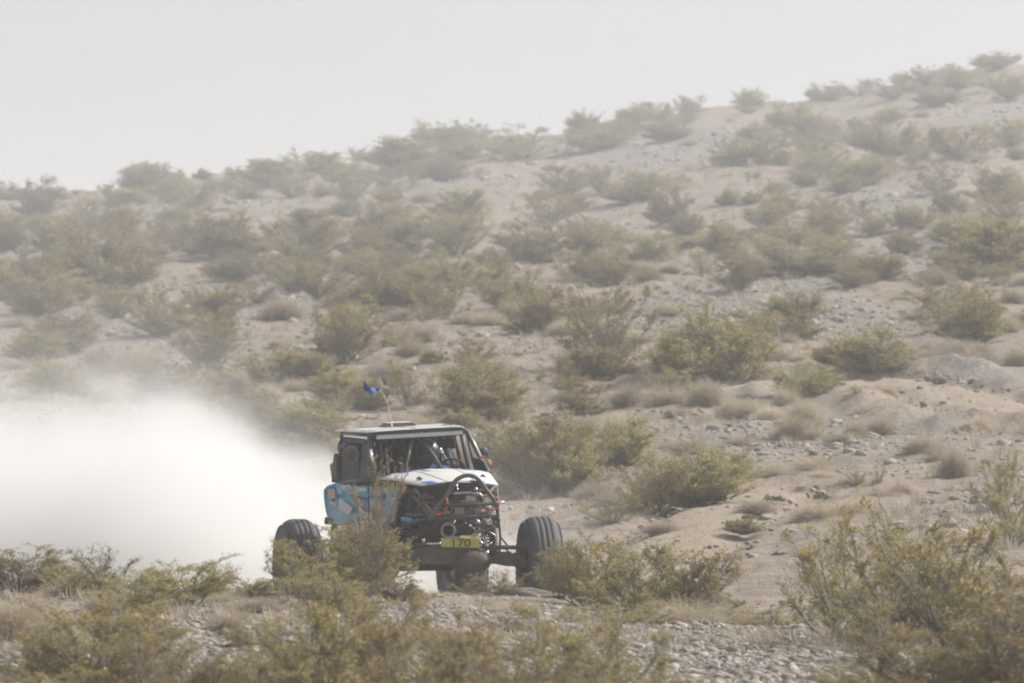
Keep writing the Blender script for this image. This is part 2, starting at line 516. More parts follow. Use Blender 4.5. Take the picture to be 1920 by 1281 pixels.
# rounder, denser bushes of the hillside
for sd in range(201, 208):
    SV, SF, LV, LF = creosote(sd, 44 + (sd * 7) % 16, 0.6, 13500 + (sd % 3) * 2500, 0.12, 0.0135, True)
    CREO.append((mesh_np('creosote_stems', SV, SF, M_STEM), mesh_np('creosote_foliage', LV, LF, M_LEAF)))
DRY = []
for sd, n, sq in ((1, 1700, 0.75), (2, 1300, 0.6), (3, 1900, 0.9), (4, 1000, 0.7)):
    V, F = dry_dome(sd, n, sq); DRY.append(mesh_np('dry_twig_dome', V, F, M_DRY))

def place_creosote(x, y, z, w, h, var, rz, tiltx=0.0, tilty=0.0):
    r = empty('creosote_bush', (x, y, z), rz)
    obj('stems', CREO[var][0], r); obj('foliage', CREO[var][1], r)
    r.rotation_euler = (tiltx, tilty, rz)
    r.scale = (w * 1.04, w * 1.04, h * 1.02)
    return r

def place_dry(x, y, z, w, h, var, rz):
    o = obj('dry_bush', DRY[var])
    o.location = (x, y, z); o.rotation_euler = (0, 0, rz); o.scale = (w, w, h / 0.5)
    return o
# ---------------------------------------------------------------- where the plants stand
plants = []      # dicts: kind, x, y, z, w, h, object
taken = []
def add_plant(kind, px, row, wpx, hpx, d=None, var=None, dmin=29.0):
    if d is None:
        hh = hit(px, row, dmin)
        if hh is None: return
        x, y, z = hh
    else:
        x, y = (px - 960) / FOC * d, d
        z = float(ground_z(x, y))
        hpx = max(hpx * 0.5, HZ - z * FOC / d - (row - hpx))      # keep the top where the photograph has it
    w, h = wpx / FOC * y, hpx / FOC * y
    if d is None and kind == 'creosote': k_ = 0.80 if y > 150 else 0.86; w *= k_; h *= k_ + 0.05
    plants.append(dict(kind=kind, x=x, y=y, z=z, w=w, h=h, var=var)); taken.append((x, y, w))

# creosote bushes read off the photograph: centre column, row of the base, width, height (pixels)
for a in [
 (75,405,95,78),(165,430,105,82),(285,368,115,66),(380,338,42,22),(350,392,120,55),(500,350,130,58),(548,372,90,50),
 (615,328,90,48),(745,320,150,66),(860,300,90,48),(975,298,180,68),(1120,282,130,58),(1285,232,60,36),(1250,262,100,46),
 (1405,200,66,36),(1480,238,100,50),(1610,182,110,40),(1680,186,90,40),(1740,158,70,36),(1760,200,90,46),(1870,130,90,36),(1893,192,60,50),
 (20,470,90,70),(120,480,120,80),(230,470,150,90),(330,470,110,70),(440,480,170,90),(200,545,200,115),(78,582,95,85),(15,558,60,62),
 (300,612,120,82),(395,692,112,105),(110,662,150,64),(570,505,170,95),(600,562,120,80),(655,682,150,120),(690,505,120,80),(720,440,120,70),
 (845,480,140,90),(835,600,120,90),(760,560,110,70),(860,410,110,60),(1000,492,150,78),(1035,420,120,70),(1140,682,185,170),(1145,535,90,60),
 (1215,492,110,62),(1060,365,120,60),(1190,380,110,60),(1255,420,90,70),(1320,722,215,150),(1260,748,95,62),(1400,670,110,90),
 (1385,545,110,60),(1490,598,100,58),(1510,512,190,55),(1440,432,100,60),(1545,445,80,56),(1640,442,76,46),(1700,430,80,50),(1610,350,110,55),
 (1400,310,150,60),(1520,300,110,60),(1660,292,140,80),(1800,300,160,70),(1760,365,110,60),(1880,380,120,70),(1730,430,60,40),
 (1640,700,150,90),(1575,690,110,60),(1800,622,190,90),(1830,640,120,90),(1850,512,190,100),(885,690,90,70),(920,772,110,95),
 (1000,930,190,150),(930,900,110,90),(1060,900,110,110),(1170,878,110,95),(1310,945,170,100),(1240,935,110,90),(1380,910,100,70),
 (580,722,120,62),(1612,765,52,42),(1395,1000,70,30),(690,770,90,60),(560,850,180,90),(600,800,120,60),(480,790,110,60),(360,770,120,50),
 (1880,960,110,120),(1800,460,120,60),(980,590,90,50),(480,570,80,40),(450,560,60,30)]:
    add_plant('creosote', *a, dmin=64)
for a in [(1645,915,36,42,None,6),(1605,915,40,36,None,6),(1900,1020,120,110,None,3)]:
    add_plant('creosote', a[0], a[1], a[2], a[3], None, a[5], dmin=60)
for a in [(965,915,130,105,9),(1035,925,150,128,12),(1095,900,110,105,4),(925,880,90,80,14),(1150,985,110,60,3),(1350,925,120,85,3),(1230,960,120,95,1),(905,760,80,85,8)]:
    hh = hit(a[0], a[1], 66)
    if hh: add_plant('creosote', a[0], a[1], a[2], a[3], hh[1], a[4])
# the near ones, on the terrace before the track (distance given)
for a in [
 (50,1118,160,92,53.5,2),(130,1125,110,70,52.5,1),(195,1140,110,112,52,6),(250,1170,170,100,49,1),(340,1165,170,110,50,0),(400,1150,80,95,51.5,6),
 (470,1140,110,60,52,4),(562,1150,115,138,53,4),(590,1160,110,120,51.5,7),(690,1150,160,165,53,5),(655,1155,110,150,54,1),(700,1170,85,300,52.5,6),(745,1150,80,72,51.5,2),
 (640,1190,150,110,49,5),(880,1130,60,45,53,6),(945,1135,90,68,53,6),(1052,1150,85,128,53.5,2),(1110,1160,140,150,52,0),(1200,1165,190,150,51,1),(1290,1160,170,130,51,4),(1180,1205,160,90,48,7),
 (1330,1180,110,60,50,4),(1440,1180,110,50,49.5,7),
 (1580,1215,180,225,45,3),(1690,1230,230,270,44,1),(1790,1230,220,230,43,4),(1880,1180,180,130,47,3),(1900,1240,170,190,43,7),(1650,1260,160,150,41,6),
 (1750,1345,260,170,36,0),(1890,1360,280,230,35,2),(1620,1330,160,110,37,7),
 (90,1290,180,110,39,1),(180,1310,230,170,37,0),(290,1340,210,170,36,7),(240,1230,160,100,43,4),(520,1300,150,110,38,7),(430,1330,150,105,36,7),(610,1260,120,90,41,6),(480,1235,110,60,43,4),
 (600,1350,210,210,35,4),(700,1320,200,210,37,0),(790,1360,200,180,34,4),(860,1300,160,150,38,7),(930,1380,220,180,33,7),
 (1040,1330,220,190,36,7),(1150,1350,200,190,35,3),(960,1220,120,70,45,6),(1190,1390,200,150,34,7),(40,1385,220,130,34,0),(380,1370,190,150,35,1),(500,1380,200,150,34.5,3),(720,1250,120,80,42,4),(860,1265,120,80,41,7),(1000,1270,110,70,41,6),(240,1265,120,80,41,7),
 (1420,1400,120,60,34,6)]:
    add_plant('creosote', *a[:5], var=a[5])

# pale dry bushes
for a in [(530,600,110,38),(760,602,90,32),(1325,760,85,60),(1490,825,80,52),(1790,895,75,60),(1600,965,120,50),(1540,900,80,30),(1835,805,100,36),
 (1475,760,60,36),(1690,930,60,30),(1530,980,120,40),(1655,940,90,40),(1085,575,60,30),(800,640,60,30),(920,610,90,30),(1030,560,90,34),(1370,690,60,40),
 (60,505,70,26),(30,615,70,36),(250,690,90,40),(450,735,60,40),(410,725,60,36),(560,690,120,50),(730,720,110,50),(1890,620,60,50),(1795,665,70,40),
 (900,520,70,30),(820,790,90,50),(1180,760,80,60),(1150,960,130,60),(1120,940,90,50),(1420,960,80,40),(1240,1000,90,30),(1100,850,80,40),(1290,850,90,40)]:
    add_plant('dry', *a, dmin=64)
for a in [(30,1215,150,110,44),(100,1215,110,70,44),(145,1100,60,40,54),(825,1128,120,26,52.5),(770,1145,90,30,52),(890,1150,120,30,51),(960,1165,150,50,49.5),(1290,1175,190,70,49.5),(1240,1165,110,50,50),
 (410,1160,90,60,51),(480,1180,120,70,49),(540,1195,110,60,47),(1330,1110,60,30,60),(430,1200,90,80,46),(620,1240,120,60,43),(1850,1130,80,50,52),(1780,1120,110,60,53),(200,1165,120,60,49),(1380,1160,90,50,50.5)]:
    add_plant('dry', a[0], a[1], a[2], a[3], a[4])

# the rest of the hillside, thinning towards the track
def free(x, y, w, k):
    for (tx, ty, tw) in taken:
        if abs(tx - x) < (tw + w) * 0.5 * k and abs(ty - y) < (tw + w) * 0.8 * k: return False
    return True
g2 = np.random.default_rng(77)
def fill(kind, n, dlo, dhi, wlo, whi, ratio, k, dens):
    c = 0; tries = 0
    while c < n and tries < n * 60:
        tries += 1
        px = g2.uniform(-60, 1980)
        # even in picture rows rather than in metres
        t = g2.random(); y = 1.0 / ((1 - t) / dlo + t / dhi)
        if g2.random() < 0.5: y = g2.uniform(dlo, dhi)
        x = (px - 960) / FOC * y
        if g2.random() > dens(px, y, x): continue
        w = g2.uniform(wlo, whi)
        if not free(x, y, w, k): continue
        sd, _ = masks(np.array([x]), np.array([y]))
        if sd[0] > 0.15: continue
        z = float(ground_z(x, y))
        plants.append(dict(kind=kind, x=x, y=y, z=z, w=w, h=w * g2.uniform(*ratio), var=None)); taken.append((x, y, w)); c += 1
def dens_c(px, y, x):
    if y > 150: return 0.9 if y > 188 else 0.7
    v = 1.0
    if px > 1150: v *= 0.22 + 0.78 * min(1, max(0, (y - 105) / 45))
    if y < 85: v *= 0.35
    return v * (0.25 + 1.3 * float(fbm(np.array(x / 4.0), np.array(y / 9.0), 31, 2)))
fill('creosote', 95, 128, 206, 0.5, 1.35, (0.45, 0.75), 0.85, dens_c)
fill('creosote', 125, 92, 208, 0.4, 1.3, (0.45, 0.74), 0.62, dens_c)
fill('dry', 265, 76, 205, 0.35, 0.95, (0.38, 0.6), 0.30, lambda px, y, x: 0.4 + 0.6 * (y < 150))

# ---- build them, nearest last so that the copies share meshes
gv = np.random.default_rng(8)
def proj(p): return 960 + p['x'] * FOC / p['y'], HZ - p['z'] * FOC / p['y']
for p in plants:
    rz = gv.uniform(0, 6.28)
    if p['kind'] == 'creosote':
        v = p['var'] if p['var'] is not None else int(gv.choice([8, 9, 10, 11, 12, 13, 14, 0, 1, 2, 3, 4, 5, 7]))
        p['o'] = place_creosote(p['x'], p['y'], p['z'] - 0.02, p['w'], p['h'], v, rz, gv.normal() * 0.06, gv.normal() * 0.06)
    else:
        p['o'] = place_dry(p['x'], p['y'], p['z'] - 0.02, p['w'], p['h'], int(gv.integers(0, 4)), rz)

# ---- labels: by size, zone, and order from the left inside the zone
ORD = ['leftmost', 'second', 'third', 'fourth', 'fifth', 'sixth', 'seventh', 'eighth', 'ninth', 'tenth', 'eleventh', 'twelfth', 'thirteenth', 'fourteenth', 'fifteenth', 'sixteenth']
def zone(p):
    px, row = proj(p); y = p['y']
    if y > 196: band = 'on the hazy skyline ridge'
    elif y > 160: band = 'just below the skyline'
    elif y > 132: band = 'on the upper hillside'
    elif y > 112: band = 'on the middle of the hillside'
    elif y > 96: band = 'on the lower hillside'
    elif y > 82: band = 'at the foot of the hill'
    elif y > 57: band = 'on the flat behind the track'
    elif y > 48.5: band = 'on the terrace edge'
    elif y > 41: band = 'on the stony terrace in front'
    else: band = 'in the blurred nearest foreground'
    names = ['at far left', 'at left', 'beyond the buggy', 'right of centre', 'at right', 'at far right']
    if y < 57: names = ['at far left', 'at left', 'before the buggy', 'right of the buggy', 'at right', 'at far right']
    i = int(np.clip(px // 320, 0, 5))
    return band, names[i]
def size_word(p, lo, hi):
    return 'small' if p['w'] < lo else ('large' if p['w'] > hi else 'medium')
zones = {}
for p in plants:
    b, c = zone(p)
    s = size_word(p, 1.0, 1.6) if p['kind'] == 'creosote' else size_word(p, 0.55, 0.85)
    zones.setdefault((p['kind'], s, b, c), []).append(p)
for (kind, s, b, c), ps in zones.items():
    ps.sort(key=lambda p: proj(p)[0])
    for i, p in enumerate(ps):
        nm = ('olive creosote bush' if kind == 'creosote' else 'pale dry dome bush')
        if len(ps) == 1: lab = f'{s} {nm} {b} {c}'
        elif i == 0: lab = f'leftmost {s} {nm} {b} {c}'
        else: lab = f'{ORD[i]} {s} {nm} {b} {c}'
        tag(p['o'], lab, 'bush' if kind == 'creosote' else 'dry bush',
            'creosote bushes scattered over the desert' if kind == 'creosote' else 'dry pale bushes between the creosote')

# ---- small fresh green tufts
def tuft_mesh(seed):
    g = np.random.default_rng(seed); n = 170
    pos = g.normal(size=(n, 3)) * np.array([0.068, 0.068, 0.026]); pos[:, 2] = abs(pos[:, 2]) + 0.03
    V, F = leaves(pos, 0.032, g, 1.0, 0.45)
    return mesh_np('tuft_leaves', V, F, M_GREEN)
TUFT = [tuft_mesh(i) for i in range(3)]
for i, (px, row, w, where) in enumerate([(1345,944,70,'low green tuft beside the dry bush on the flat'),(1405,975,50,'bright green tuft on open sand right of the buggy'),
        (1430,978,40,'smaller bright green tuft next to another on open sand'),(1540,938,60,'green tuft in front of a wide pale dry bush'),
        (1455,942,60,'faint green tuft on bare sand right of the creosote'),(1400,752,60,'green tuft on the grey stones below the hill'),
        (1530,738,80,'wide green tuft beside the sandy wheel track'),(1690,1000,60,'green tuft behind the big foreground bush'),
        (1460,1045,50,'dark green tuft on the ripple of sand'),(1260,780,50,'yellow green tuft under the pale dry bush'),(1690,800,40,'small green tuft on gravel left of the far right dry bush'),(1380,990,70,'green tuft nearest the shaded sand ripples')]):
    hh = hit(px, row, 57)
    if hh:
        o = obj('green_tuft', TUFT[i % 3]); o.location = (hh[0], hh[1], hh[2]); s = w / FOC * hh[1] / 0.48
        o.scale = (s, s, s); o.rotation_euler = (0, 0, i)
        tag(o, where, 'green plant', 'small green tufts on the sand')

# ---------------------------------------------------------------- stones
def rock_mat(name, c):
    T = NT(name); co = T.coords()
    g = T.node('NewGeometry'); oi = T.node('ObjectInfo')
    add = T.node('Math', operation='ADD'); T.link(g.outputs['Random Per Island'], add.inputs[0]); T.link(oi.outputs['Random'], add.inputs[1])
    fr = T.node('Math', operation='FRACT'); T.link(add.outputs[0], fr.inputs[0])
    base = T.ramp(fr.outputs[0], [(0, tuple(v * 0.55 for v in c)), (0.35, tuple(v * 0.85 for v in c)), (0.7, c), (1, (min(1, c[0] * 1.35), min(1, c[1] * 1.3), min(1, c[2] * 1.2)))])
    n = T.noise(co, 9, 6, 0.65)
    nn = T.ramp(n, [(0.3, 0.72), (0.7, 1.15)])
    T.link(mixc(T, 1.0, base, nn, 'MULTIPLY'), T.b.inputs['Base Color'])
    T.b.inputs['Roughness'].default_value = 0.9; T.b.inputs['Specular IOR Level'].default_value = 0.25
    T.bump(n, 0.5, 0.03)
    return T.m
M_ROCK = rock_mat('desert_stone', (0.38, 0.34, 0.295))
import bmesh
def ico(sub):
    bm = bmesh.new(); bmesh.ops.create_icosphere(bm, subdivisions=sub, radius=1.0)
    bm.verts.ensure_lookup_table()
    V = np.array([v.co[:] for v in bm.verts]); F = np.array([[v.index for v in f.verts] for f in bm.faces]); bm.free()
    return V, F
def rock_shape(seed, sub=2, cuts=9):
    g = np.random.default_rng(seed); V, F = ico(sub)
    for _ in range(cuts):                                # facets
        n = g.normal(size=3); n /= np.linalg.norm(n); d = g.uniform(0.45, 0.85)
        s = V @ n; over = s > d
        V[over] -= (s[over] - d)[:, None] * n
    V *= np.array([1.0, g.uniform(0.5, 0.85), g.uniform(0.32, 0.6)])
    V += g.normal(size=V.shape) * 0.015
    return V, F
ROCKS = [mesh_np('rock_mesh', *rock_shape(300 + i, 3), M_ROCK) for i in range(7)]

# loose gravel and cobbles lying between the bigger stones: nobody could count them
def gravel():
    g = np.random.default_rng(55)
    n = 290000
    t = g.random(n); y = 1 / ((1 - t) / 31 + t / 190)
    x = g.uniform(-0.095, 0.095, n) * y
    sd, gr = masks(x, y)
    keep = g.random(n) < np.clip(0.22 + gr * 0.75, 0, 1) * (1 - 0.85 * sd)
    x, y = x[keep], y[keep]; n = len(x)
    z = ground_z(x, y)
    s = np.minimum(g.lognormal(math.log(0.0135), 0.72, n), 0.085) * (0.9 + np.clip(y - 52, 0, 10) / 16 + np.clip(y - 62, 0, 110) / 75)
    shp = [rock_shape(500 + i, 1, 6) for i in range(12)]
    Vs = []; Fs = []; off = 0
    which = g.integers(0, 12, n); a = g.uniform(0, 6.28, n)
    for k in range(12):
        m = np.where(which == k)[0]; V0, F0 = shp[k]
        ca, sa = np.cos(a[m]), np.sin(a[m])
        X = (V0[None, :, 0] * ca[:, None] - V0[None, :, 1] * sa[:, None]) * s[m, None] + x[m, None]
        Y = (V0[None, :, 0] * sa[:, None] + V0[None, :, 1] * ca[:, None]) * s[m, None] + y[m, None]
        Z = V0[None, :, 2] * s[m, None] * g.uniform(0.7, 1.5, len(m))[:, None] + z[m, None] + s[m, None] * 0.02
        Vs.append(np.stack([X, Y, Z], -1).reshape(-1, 3))
        Fs.append((np.arange(len(m))[:, None, None] * len(V0) + F0[None]).reshape(-1, 3) + off); off += len(m) * len(V0)
    o = obj('gravel', mesh_np('gravel', np.concatenate(Vs), np.concatenate(Fs), M_ROCK))
    tag(o, 'loose grey and tan gravel strewn over the desert ground', 'gravel', kind='stuff')
gravel()

# dry stubble: a thin scatter of dead grass blades over the whole slope
def stubble():
    g = np.random.default_rng(66); n = 9000
    t = g.random(n); y = 1 / ((1 - t) / 42 + t / 200); x = g.uniform(-0.095, 0.095, n) * y
    sd, gr = masks(x, y)
    k = (g.random(n) < np.clip((fbm(x / 1.5, y / 3.0, 91, 3) - 0.42) * 6, 0.03, 1)) & (sd < 0.3) & ((y > 57) | (g.random(n) < 0.3))
    x, y = x[k], y[k]; n = len(x); z = ground_z(x, y); B = 26
    c = np.repeat(np.stack([x, y, z], 1), B, 0); m = n * B
    h = np.repeat(g.uniform(0.04, 0.13, n) * (0.5 + y / 90), B) * g.uniform(0.5, 1.1, m); r = np.repeat(g.uniform(0.05, 0.18, n), B)
    a = g.uniform(0, 6.28, m); rr = r * np.sqrt(g.random(m)); b = c + np.stack([np.cos(a) * rr, np.sin(a) * rr, np.full(m, -.01)], 1)
    tip = b + np.stack([np.cos(a) * h * .5, np.sin(a) * h * .5, h], 1) + g.normal(size=(m, 3)) * .02
    w = g.uniform(0.003, 0.006, m)[:, None] * np.repeat(0.6 + y / 100, B)[:, None]; sdv = np.stack([np.cos(a + 1.5), np.sin(a + 1.5), 0 * a], 1) * w
    V = np.stack([b - sdv, b + sdv, tip + sdv * .3, tip - sdv * .3], 1).reshape(-1, 3)
    o = obj('dry_grass', mesh_np('dry_grass', V, np.arange(m * 4).reshape(m, 4), M_DRY))
    tag(o, 'thin pale dead grass scattered over the stony slope', 'grass', kind='stuff')
stubble()

rocks = []
def add_rock(px, row, wpx, hk, lab, d=None, dmin=29, mesh=None, rz=None):
    if d is None:
        hh = hit(px, row, dmin)
        if hh is None: return
        x, y, z = hh
    else: x, y = (px - 960) / FOC * d, d; z = float(ground_z(x, y))
    i = len(rocks)
    o = obj('rock', ROCKS[(i if mesh is None else mesh) % 7]); s = wpx / FOC * y / 1.7
    o.location = (x, y, z + s * 0.12 * hk); o.scale = (s, s, s * hk); o.rotation_euler = (0, 0, (i * 2.4) if rz is None else rz)
    rocks.append((o, x, y, z, wpx)); tag(o, lab, 'rock', 'loose rocks on the desert ground')
add_rock(992, 1160, 115, 0.42, 'big grey boulder on the terrace edge in front of the buggy', 53.2, rz=0.1)
add_rock(890, 1128, 80, 0.35, 'flat grey slab left of the big boulder before the buggy', 53.2, rz=0.3)
add_rock(1423, 1133, 34, 1.5, 'pale upright rock on sand behind the cobble terrace', 57.0, rz=0.5)
add_rock(1385, 1135, 55, 0.8, 'long pale rock beside the upright rock behind the terrace', 57.4, rz=0.2)
add_rock(1490, 1122, 66, 0.9, 'wide grey sand coated rock right of the upright rock', 58.0, rz=0.4)
add_rock(12, 1138, 36, 1.2, 'white rock at the left edge under the creosote bush', 51.5)
add_rock(420, 1206, 40, 1.0, 'flat tan slab among dry bushes at left foreground', 45)
add_rock(362, 1216, 26, 1.0, 'dark round stone left of the flat tan slab', 44.5)
gr_ = np.random.default_rng(91)
named = {}
cnt = 0
while cnt < 120:
    px = gr_.uniform(0, 1920)
    if cnt < 70: y = gr_.uniform(36, 49); px = gr_.uniform(1150, 1640) if gr_.random() < 0.75 else px
    else: y = 1 / (gr_.uniform(1 / 110, 1 / 66))
    if cnt >= 70 and gr_.random() < 0.6: px = gr_.uniform(1150, 1920)
    x = (px - 960) / FOC * y
    sd, _ = masks(np.array([x]), np.array([y]))
    if sd[0] > 0.5: continue
    w = gr_.uniform(14, 34) if cnt < 70 else gr_.uniform(12, 24)
    add_rock(px, 0, w, gr_.uniform(0.8, 1.3), None, d=y)
    cnt += 1
rz_ = {}
for (o, x, y, z, w) in rocks[8:]:
    px = 960 + x * FOC / y
    b = 'on the cobble terrace in front' if y < 50 else ('on the flat behind the track' if y < 82 else 'on the foot of the hill')
    names = ['at far left', 'at left', 'below the buggy', 'right of centre', 'at right', 'at far right']
    s = 'larger' if w > 26 else ('mid sized' if w > 19 else 'small')
    rz_.setdefault((b, names[int(np.clip(px // 320, 0, 5))], s), []).append((px, o))
for (b, c, s), l in rz_.items():
    l.sort(key=lambda t: t[0])
    for i, (px, o) in enumerate(l):
        nth = '' if len(l) == 1 else (ORD[i] + ' ' if i < len(ORD) else f'{i + 1}th ')
        tag(o, f'{nth}{s} grey stone {b} {c}', 'rock', 'loose rocks on the desert ground')
# ---------------------------------------------------------------- the race buggy
CT_, ST_ = math.cos(R(15.2)), math.sin(R(15.2))
CX, CY, CZ = (845 - 960) / FOC * 60.0, 60.0, -2.97
car = empty('race_buggy', (CX, CY, CZ), R(15.2))
tag(car, 'blue and white open wheel desert race buggy with yellow number plate 170', 'race car')

def L(px, row, y):
    """local point of the buggy that lies y behind its front axle and shows at this pixel of the photograph"""
    k = (px - 960) / FOC
    x = (k * (CY + y * CT_) - CX + y * ST_) / (CT_ - k * ST_)
    Y = CY + x * ST_ + y * CT_
    return Vector((x, y, -(row - HZ) / FOC * Y - CZ))

class MB:
    def __init__(self): self.V = []; self.F = []; self.n = 0; self.sm = []
    def add(self, V, F, smooth=False):
        self.V += [tuple(v) for v in V]; self.F += [tuple(i + self.n for i in f) for f in F]
        self.sm += [smooth] * len(F); self.n = len(self.V)
    def box(self, c, s, rot=None, bev=0.0):
        hx, hy, hz = s[0] / 2, s[1] / 2, s[2] / 2
        if bev > 0:
            bm = bmesh.new(); bmesh.ops.create_cube(bm, size=1.0)
            for v in bm.verts: v.co = Vector((v.co.x * s[0], v.co.y * s[1], v.co.z * s[2]))
            bmesh.ops.bevel(bm, geom=bm.edges[:], offset=bev, segments=2, affect='EDGES')
            bm.verts.index_update()
            V = [v.co.copy() for v in bm.verts]; F = [[v.index for v in f.verts] for f in bm.faces]; bm.free()
        else:
            V = [Vector((a * hx, b * hy, d * hz)) for a in (-1, 1) for b in (-1, 1) for d in (-1, 1)]
            F = [(0, 1, 3, 2), (4, 6, 7, 5), (0, 4, 5, 1), (2, 3, 7, 6), (0, 2, 6, 4), (1, 5, 7, 3)]
        if rot is not None: V = [rot @ v for v in V]
        self.add([Vector(c) + v for v in V], F)
    def tube(self, pts, r, sides=10, smooth=True, cap=True, curve=0):
        pts = [Vector(p) for p in pts]
        if curve and len(pts) > 2:
            q = []
            for i in range(len(pts) - 1):
                p0 = pts[max(i - 1, 0)]; p1 = pts[i]; p2 = pts[i + 1]; p3 = pts[min(i + 2, len(pts) - 1)]
                for j in range(curve):
                    t = j / curve
                    q.append(0.5 * ((2 * p1) + (p2 - p0) * t + (2 * p0 - 5 * p1 + 4 * p2 - p3) * t * t + (3 * p1 - p0 - 3 * p2 + p3) * t ** 3))
            q.append(pts[-1]); pts = q
        n = len(pts); rr = r if isinstance(r, (list, tuple)) else [r] * n
        if len(rr) != n: rr = list(np.interp(np.linspace(0, 1, n), np.linspace(0, 1, len(rr)), rr))
        V = []; F = []; prev = None
        for i, p in enumerate(pts):
            d = (pts[min(i + 1, n - 1)] - pts[max(i - 1, 0)]).normalized()
            if prev is None:
                u = d.cross(Vector((0, 0, 1)) if abs(d.z) < 0.9 else Vector((0, 1, 0))).normalized()
            else: u = (prev - d * prev.dot(d)).normalized()
            prev = u; w = d.cross(u)
            for k in range(sides):
                a = 2 * math.pi * k / sides
                V.append(p + (u * math.cos(a) + w * math.sin(a)) * rr[i])
        for i in range(n - 1):
            for k in range(sides):
                a, b = i * sides + k, i * sides + (k + 1) % sides
                F.append((a, a + sides, b + sides, b))
        self.add(V, F, smooth)
        if cap:
            m = self.n - n * sides
            self.F.append(tuple(m + k for k in range(sides))); self.F.append(tuple(m + (n - 1) * sides + k for k in reversed(range(sides)))); self.sm += [False, False]
    def lathe(self, prof, c, axis, seg=64, smooth=True):
        """prof: list of (along axis, radius)"""
        ax = Vector(axis).normalized(); u = ax.cross(Vector((0, 0, 1)) if abs(ax.z) < .9 else Vector((0, 1, 0))).normalized(); w = ax.cross(u)
        V = []; F = []
        for (a, r) in prof:
            for k in range(seg):
                t = 2 * math.pi * k / seg
                V.append(Vector(c) + ax * a + (u * math.cos(t) + w * math.sin(t)) * r)
        for i in range(len(prof) - 1):
            for k in range(seg):
                p, q = i * seg + k, i * seg + (k + 1) % seg
                F.append((p, q, q + seg, p + seg))
        self.add(V, F, smooth)
    def plate(self, poly, th):
        """poly: loop of 3D points; thickness along its normal"""
        P_ = [Vector(p) for p in poly]; n = Vector((0, 0, 0))
        for i in range(len(P_)):
            a, b = P_[i], P_[(i + 1) % len(P_)]
            n += a.cross(b)
        n.normalize(); k = len(P_)
        V = [p - n * th / 2 for p in P_] + [p + n * th / 2 for p in P_]
        F = [tuple(reversed(range(k))), tuple(range(k, 2 * k))] + [(i, (i + 1) % k, (i + 1) % k + k, i + k) for i in range(k)]
        self.add(V, F)
    def grid(self, rows, th):
        """rows: list of lists of points -> a curved sheet with a thickness downwards"""
        m, k = len(rows), len(rows[0]); V = [Vector(p) for r in rows for p in r]
        V2 = [v - Vector((0, 0, th)) for v in V]; N = m * k; F = []
        for i in range(m - 1):
            for j in range(k - 1):
                a = i * k + j; F.append((a, a + 1, a + k + 1, a + k)); F.append((a + N, a + k + N, a + k + 1 + N, a + 1 + N))
        for j in range(k - 1):
            F.append((j, j + N, j + 1 + N, j + 1)); b = (m - 1) * k + j; F.append((b, b + 1, b + 1 + N, b + N))
        for i in range(m - 1):
            a = i * k; F.append((a, a + k, a + k + N, a + N)); b = a + k - 1; F.append((b, b + N, b + k + N, b + k))
        self.add(V + V2, F, True)
    def build(self, name, mat, parent=None, label=None):
        me = bpy.data.meshes.new(name); me.from_pydata(self.V, [], self.F)
        me.polygons.foreach_set('use_smooth', self.sm); me.materials.append(mat); me.update()
        bm = bmesh.new(); bm.from_mesh(me); bmesh.ops.recalc_face_normals(bm, faces=bm.faces[:]); bm.to_mesh(me); bm.free()
        o = obj(name, me, parent)
        if label: o['label'] = label
        return o

DUST = (0.36, 0.31, 0.26)
M_BLK = simple_mat('black_painted_tube', (0.030, 0.031, 0.034), 0.55, 0.0, 0.3, 14, 0.12, dustcol=DUST)
M_BLK2 = simple_mat('matt_black_parts', (0.018, 0.018, 0.019), 0.7, 0.0, 0.3, 14, 0.12, dustcol=DUST)
M_TIRE = simple_mat('tyre_rubber', (0.040, 0.040, 0.042), 0.8, 0.0, 0.2, 7, 0.55, dustcol=(0.20, 0.19, 0.185))
M_STEEL = simple_mat('dull_steel', (0.42, 0.41, 0.40), 0.35, 0.9, 0.2, 20, 0.4, dustcol=DUST)
M_CHROME = simple_mat('bright_metal', (0.75, 0.75, 0.76), 0.15, 1.0, 0.08, 20, 0.1)
M_AXLE = simple_mat('muddy_axle_iron', (0.085, 0.070, 0.055), 0.75, 0.2, 0.35, 9, 0.55, dustcol=(0.25, 0.20, 0.15))
M_WHITE = simple_mat('white_body_panel', (0.68, 0.68, 0.69), 0.45, 0.0, 0.12, 7, 0.70, dustcol=(0.52, 0.47, 0.40))
M_BLUE = simple_mat('blue_stripe', (0.03, 0.16, 0.52), 0.35, 0.0, 0.12, 9, 0.2)
M_YEL = simple_mat('yellow_plate', (0.43, 0.41, 0.08), 0.6, 0.0, 0.12, 22, 0.40, dustcol=(0.42, 0.38, 0.22))
M_RED = simple_mat('red_hose', (0.50, 0.06, 0.035), 0.5, 0.0, 0.15, 12, 0.25)
M_ORANGE = simple_mat('amber_lens', (0.36, 0.17, 0.05), 0.25, 0.0, 0.1, 12, 0.3)
M_TAN = simple_mat('dusty_brass_plate', (0.24, 0.20, 0.13), 0.7, 0.2, 0.25, 12, 0.5, dustcol=DUST)
M_GREYP = simple_mat('grey_vinyl', (0.52, 0.54, 0.58), 0.5, 0, 0.1, 8, 0.35)
M_RADI = simple_mat('light_bar_lens', (0.60, 0.62, 0.64), 0.25, 0.3, 0.2, 60, 0.4)
M_NUM = simple_mat('black_vinyl', (0.02, 0.02, 0.02), 0.5, 0, 0.1, 8, 0.15)
M_RIM = simple_mat('dark_rim', (0.07, 0.065, 0.06), 0.5, 0.6, 0.2, 10, 0.5, dustcol=DUST)
M_SKIN = simple_mat('dark_visor', (0.03, 0.028, 0.03), 0.15, 0, 0.1, 8, 0.1)
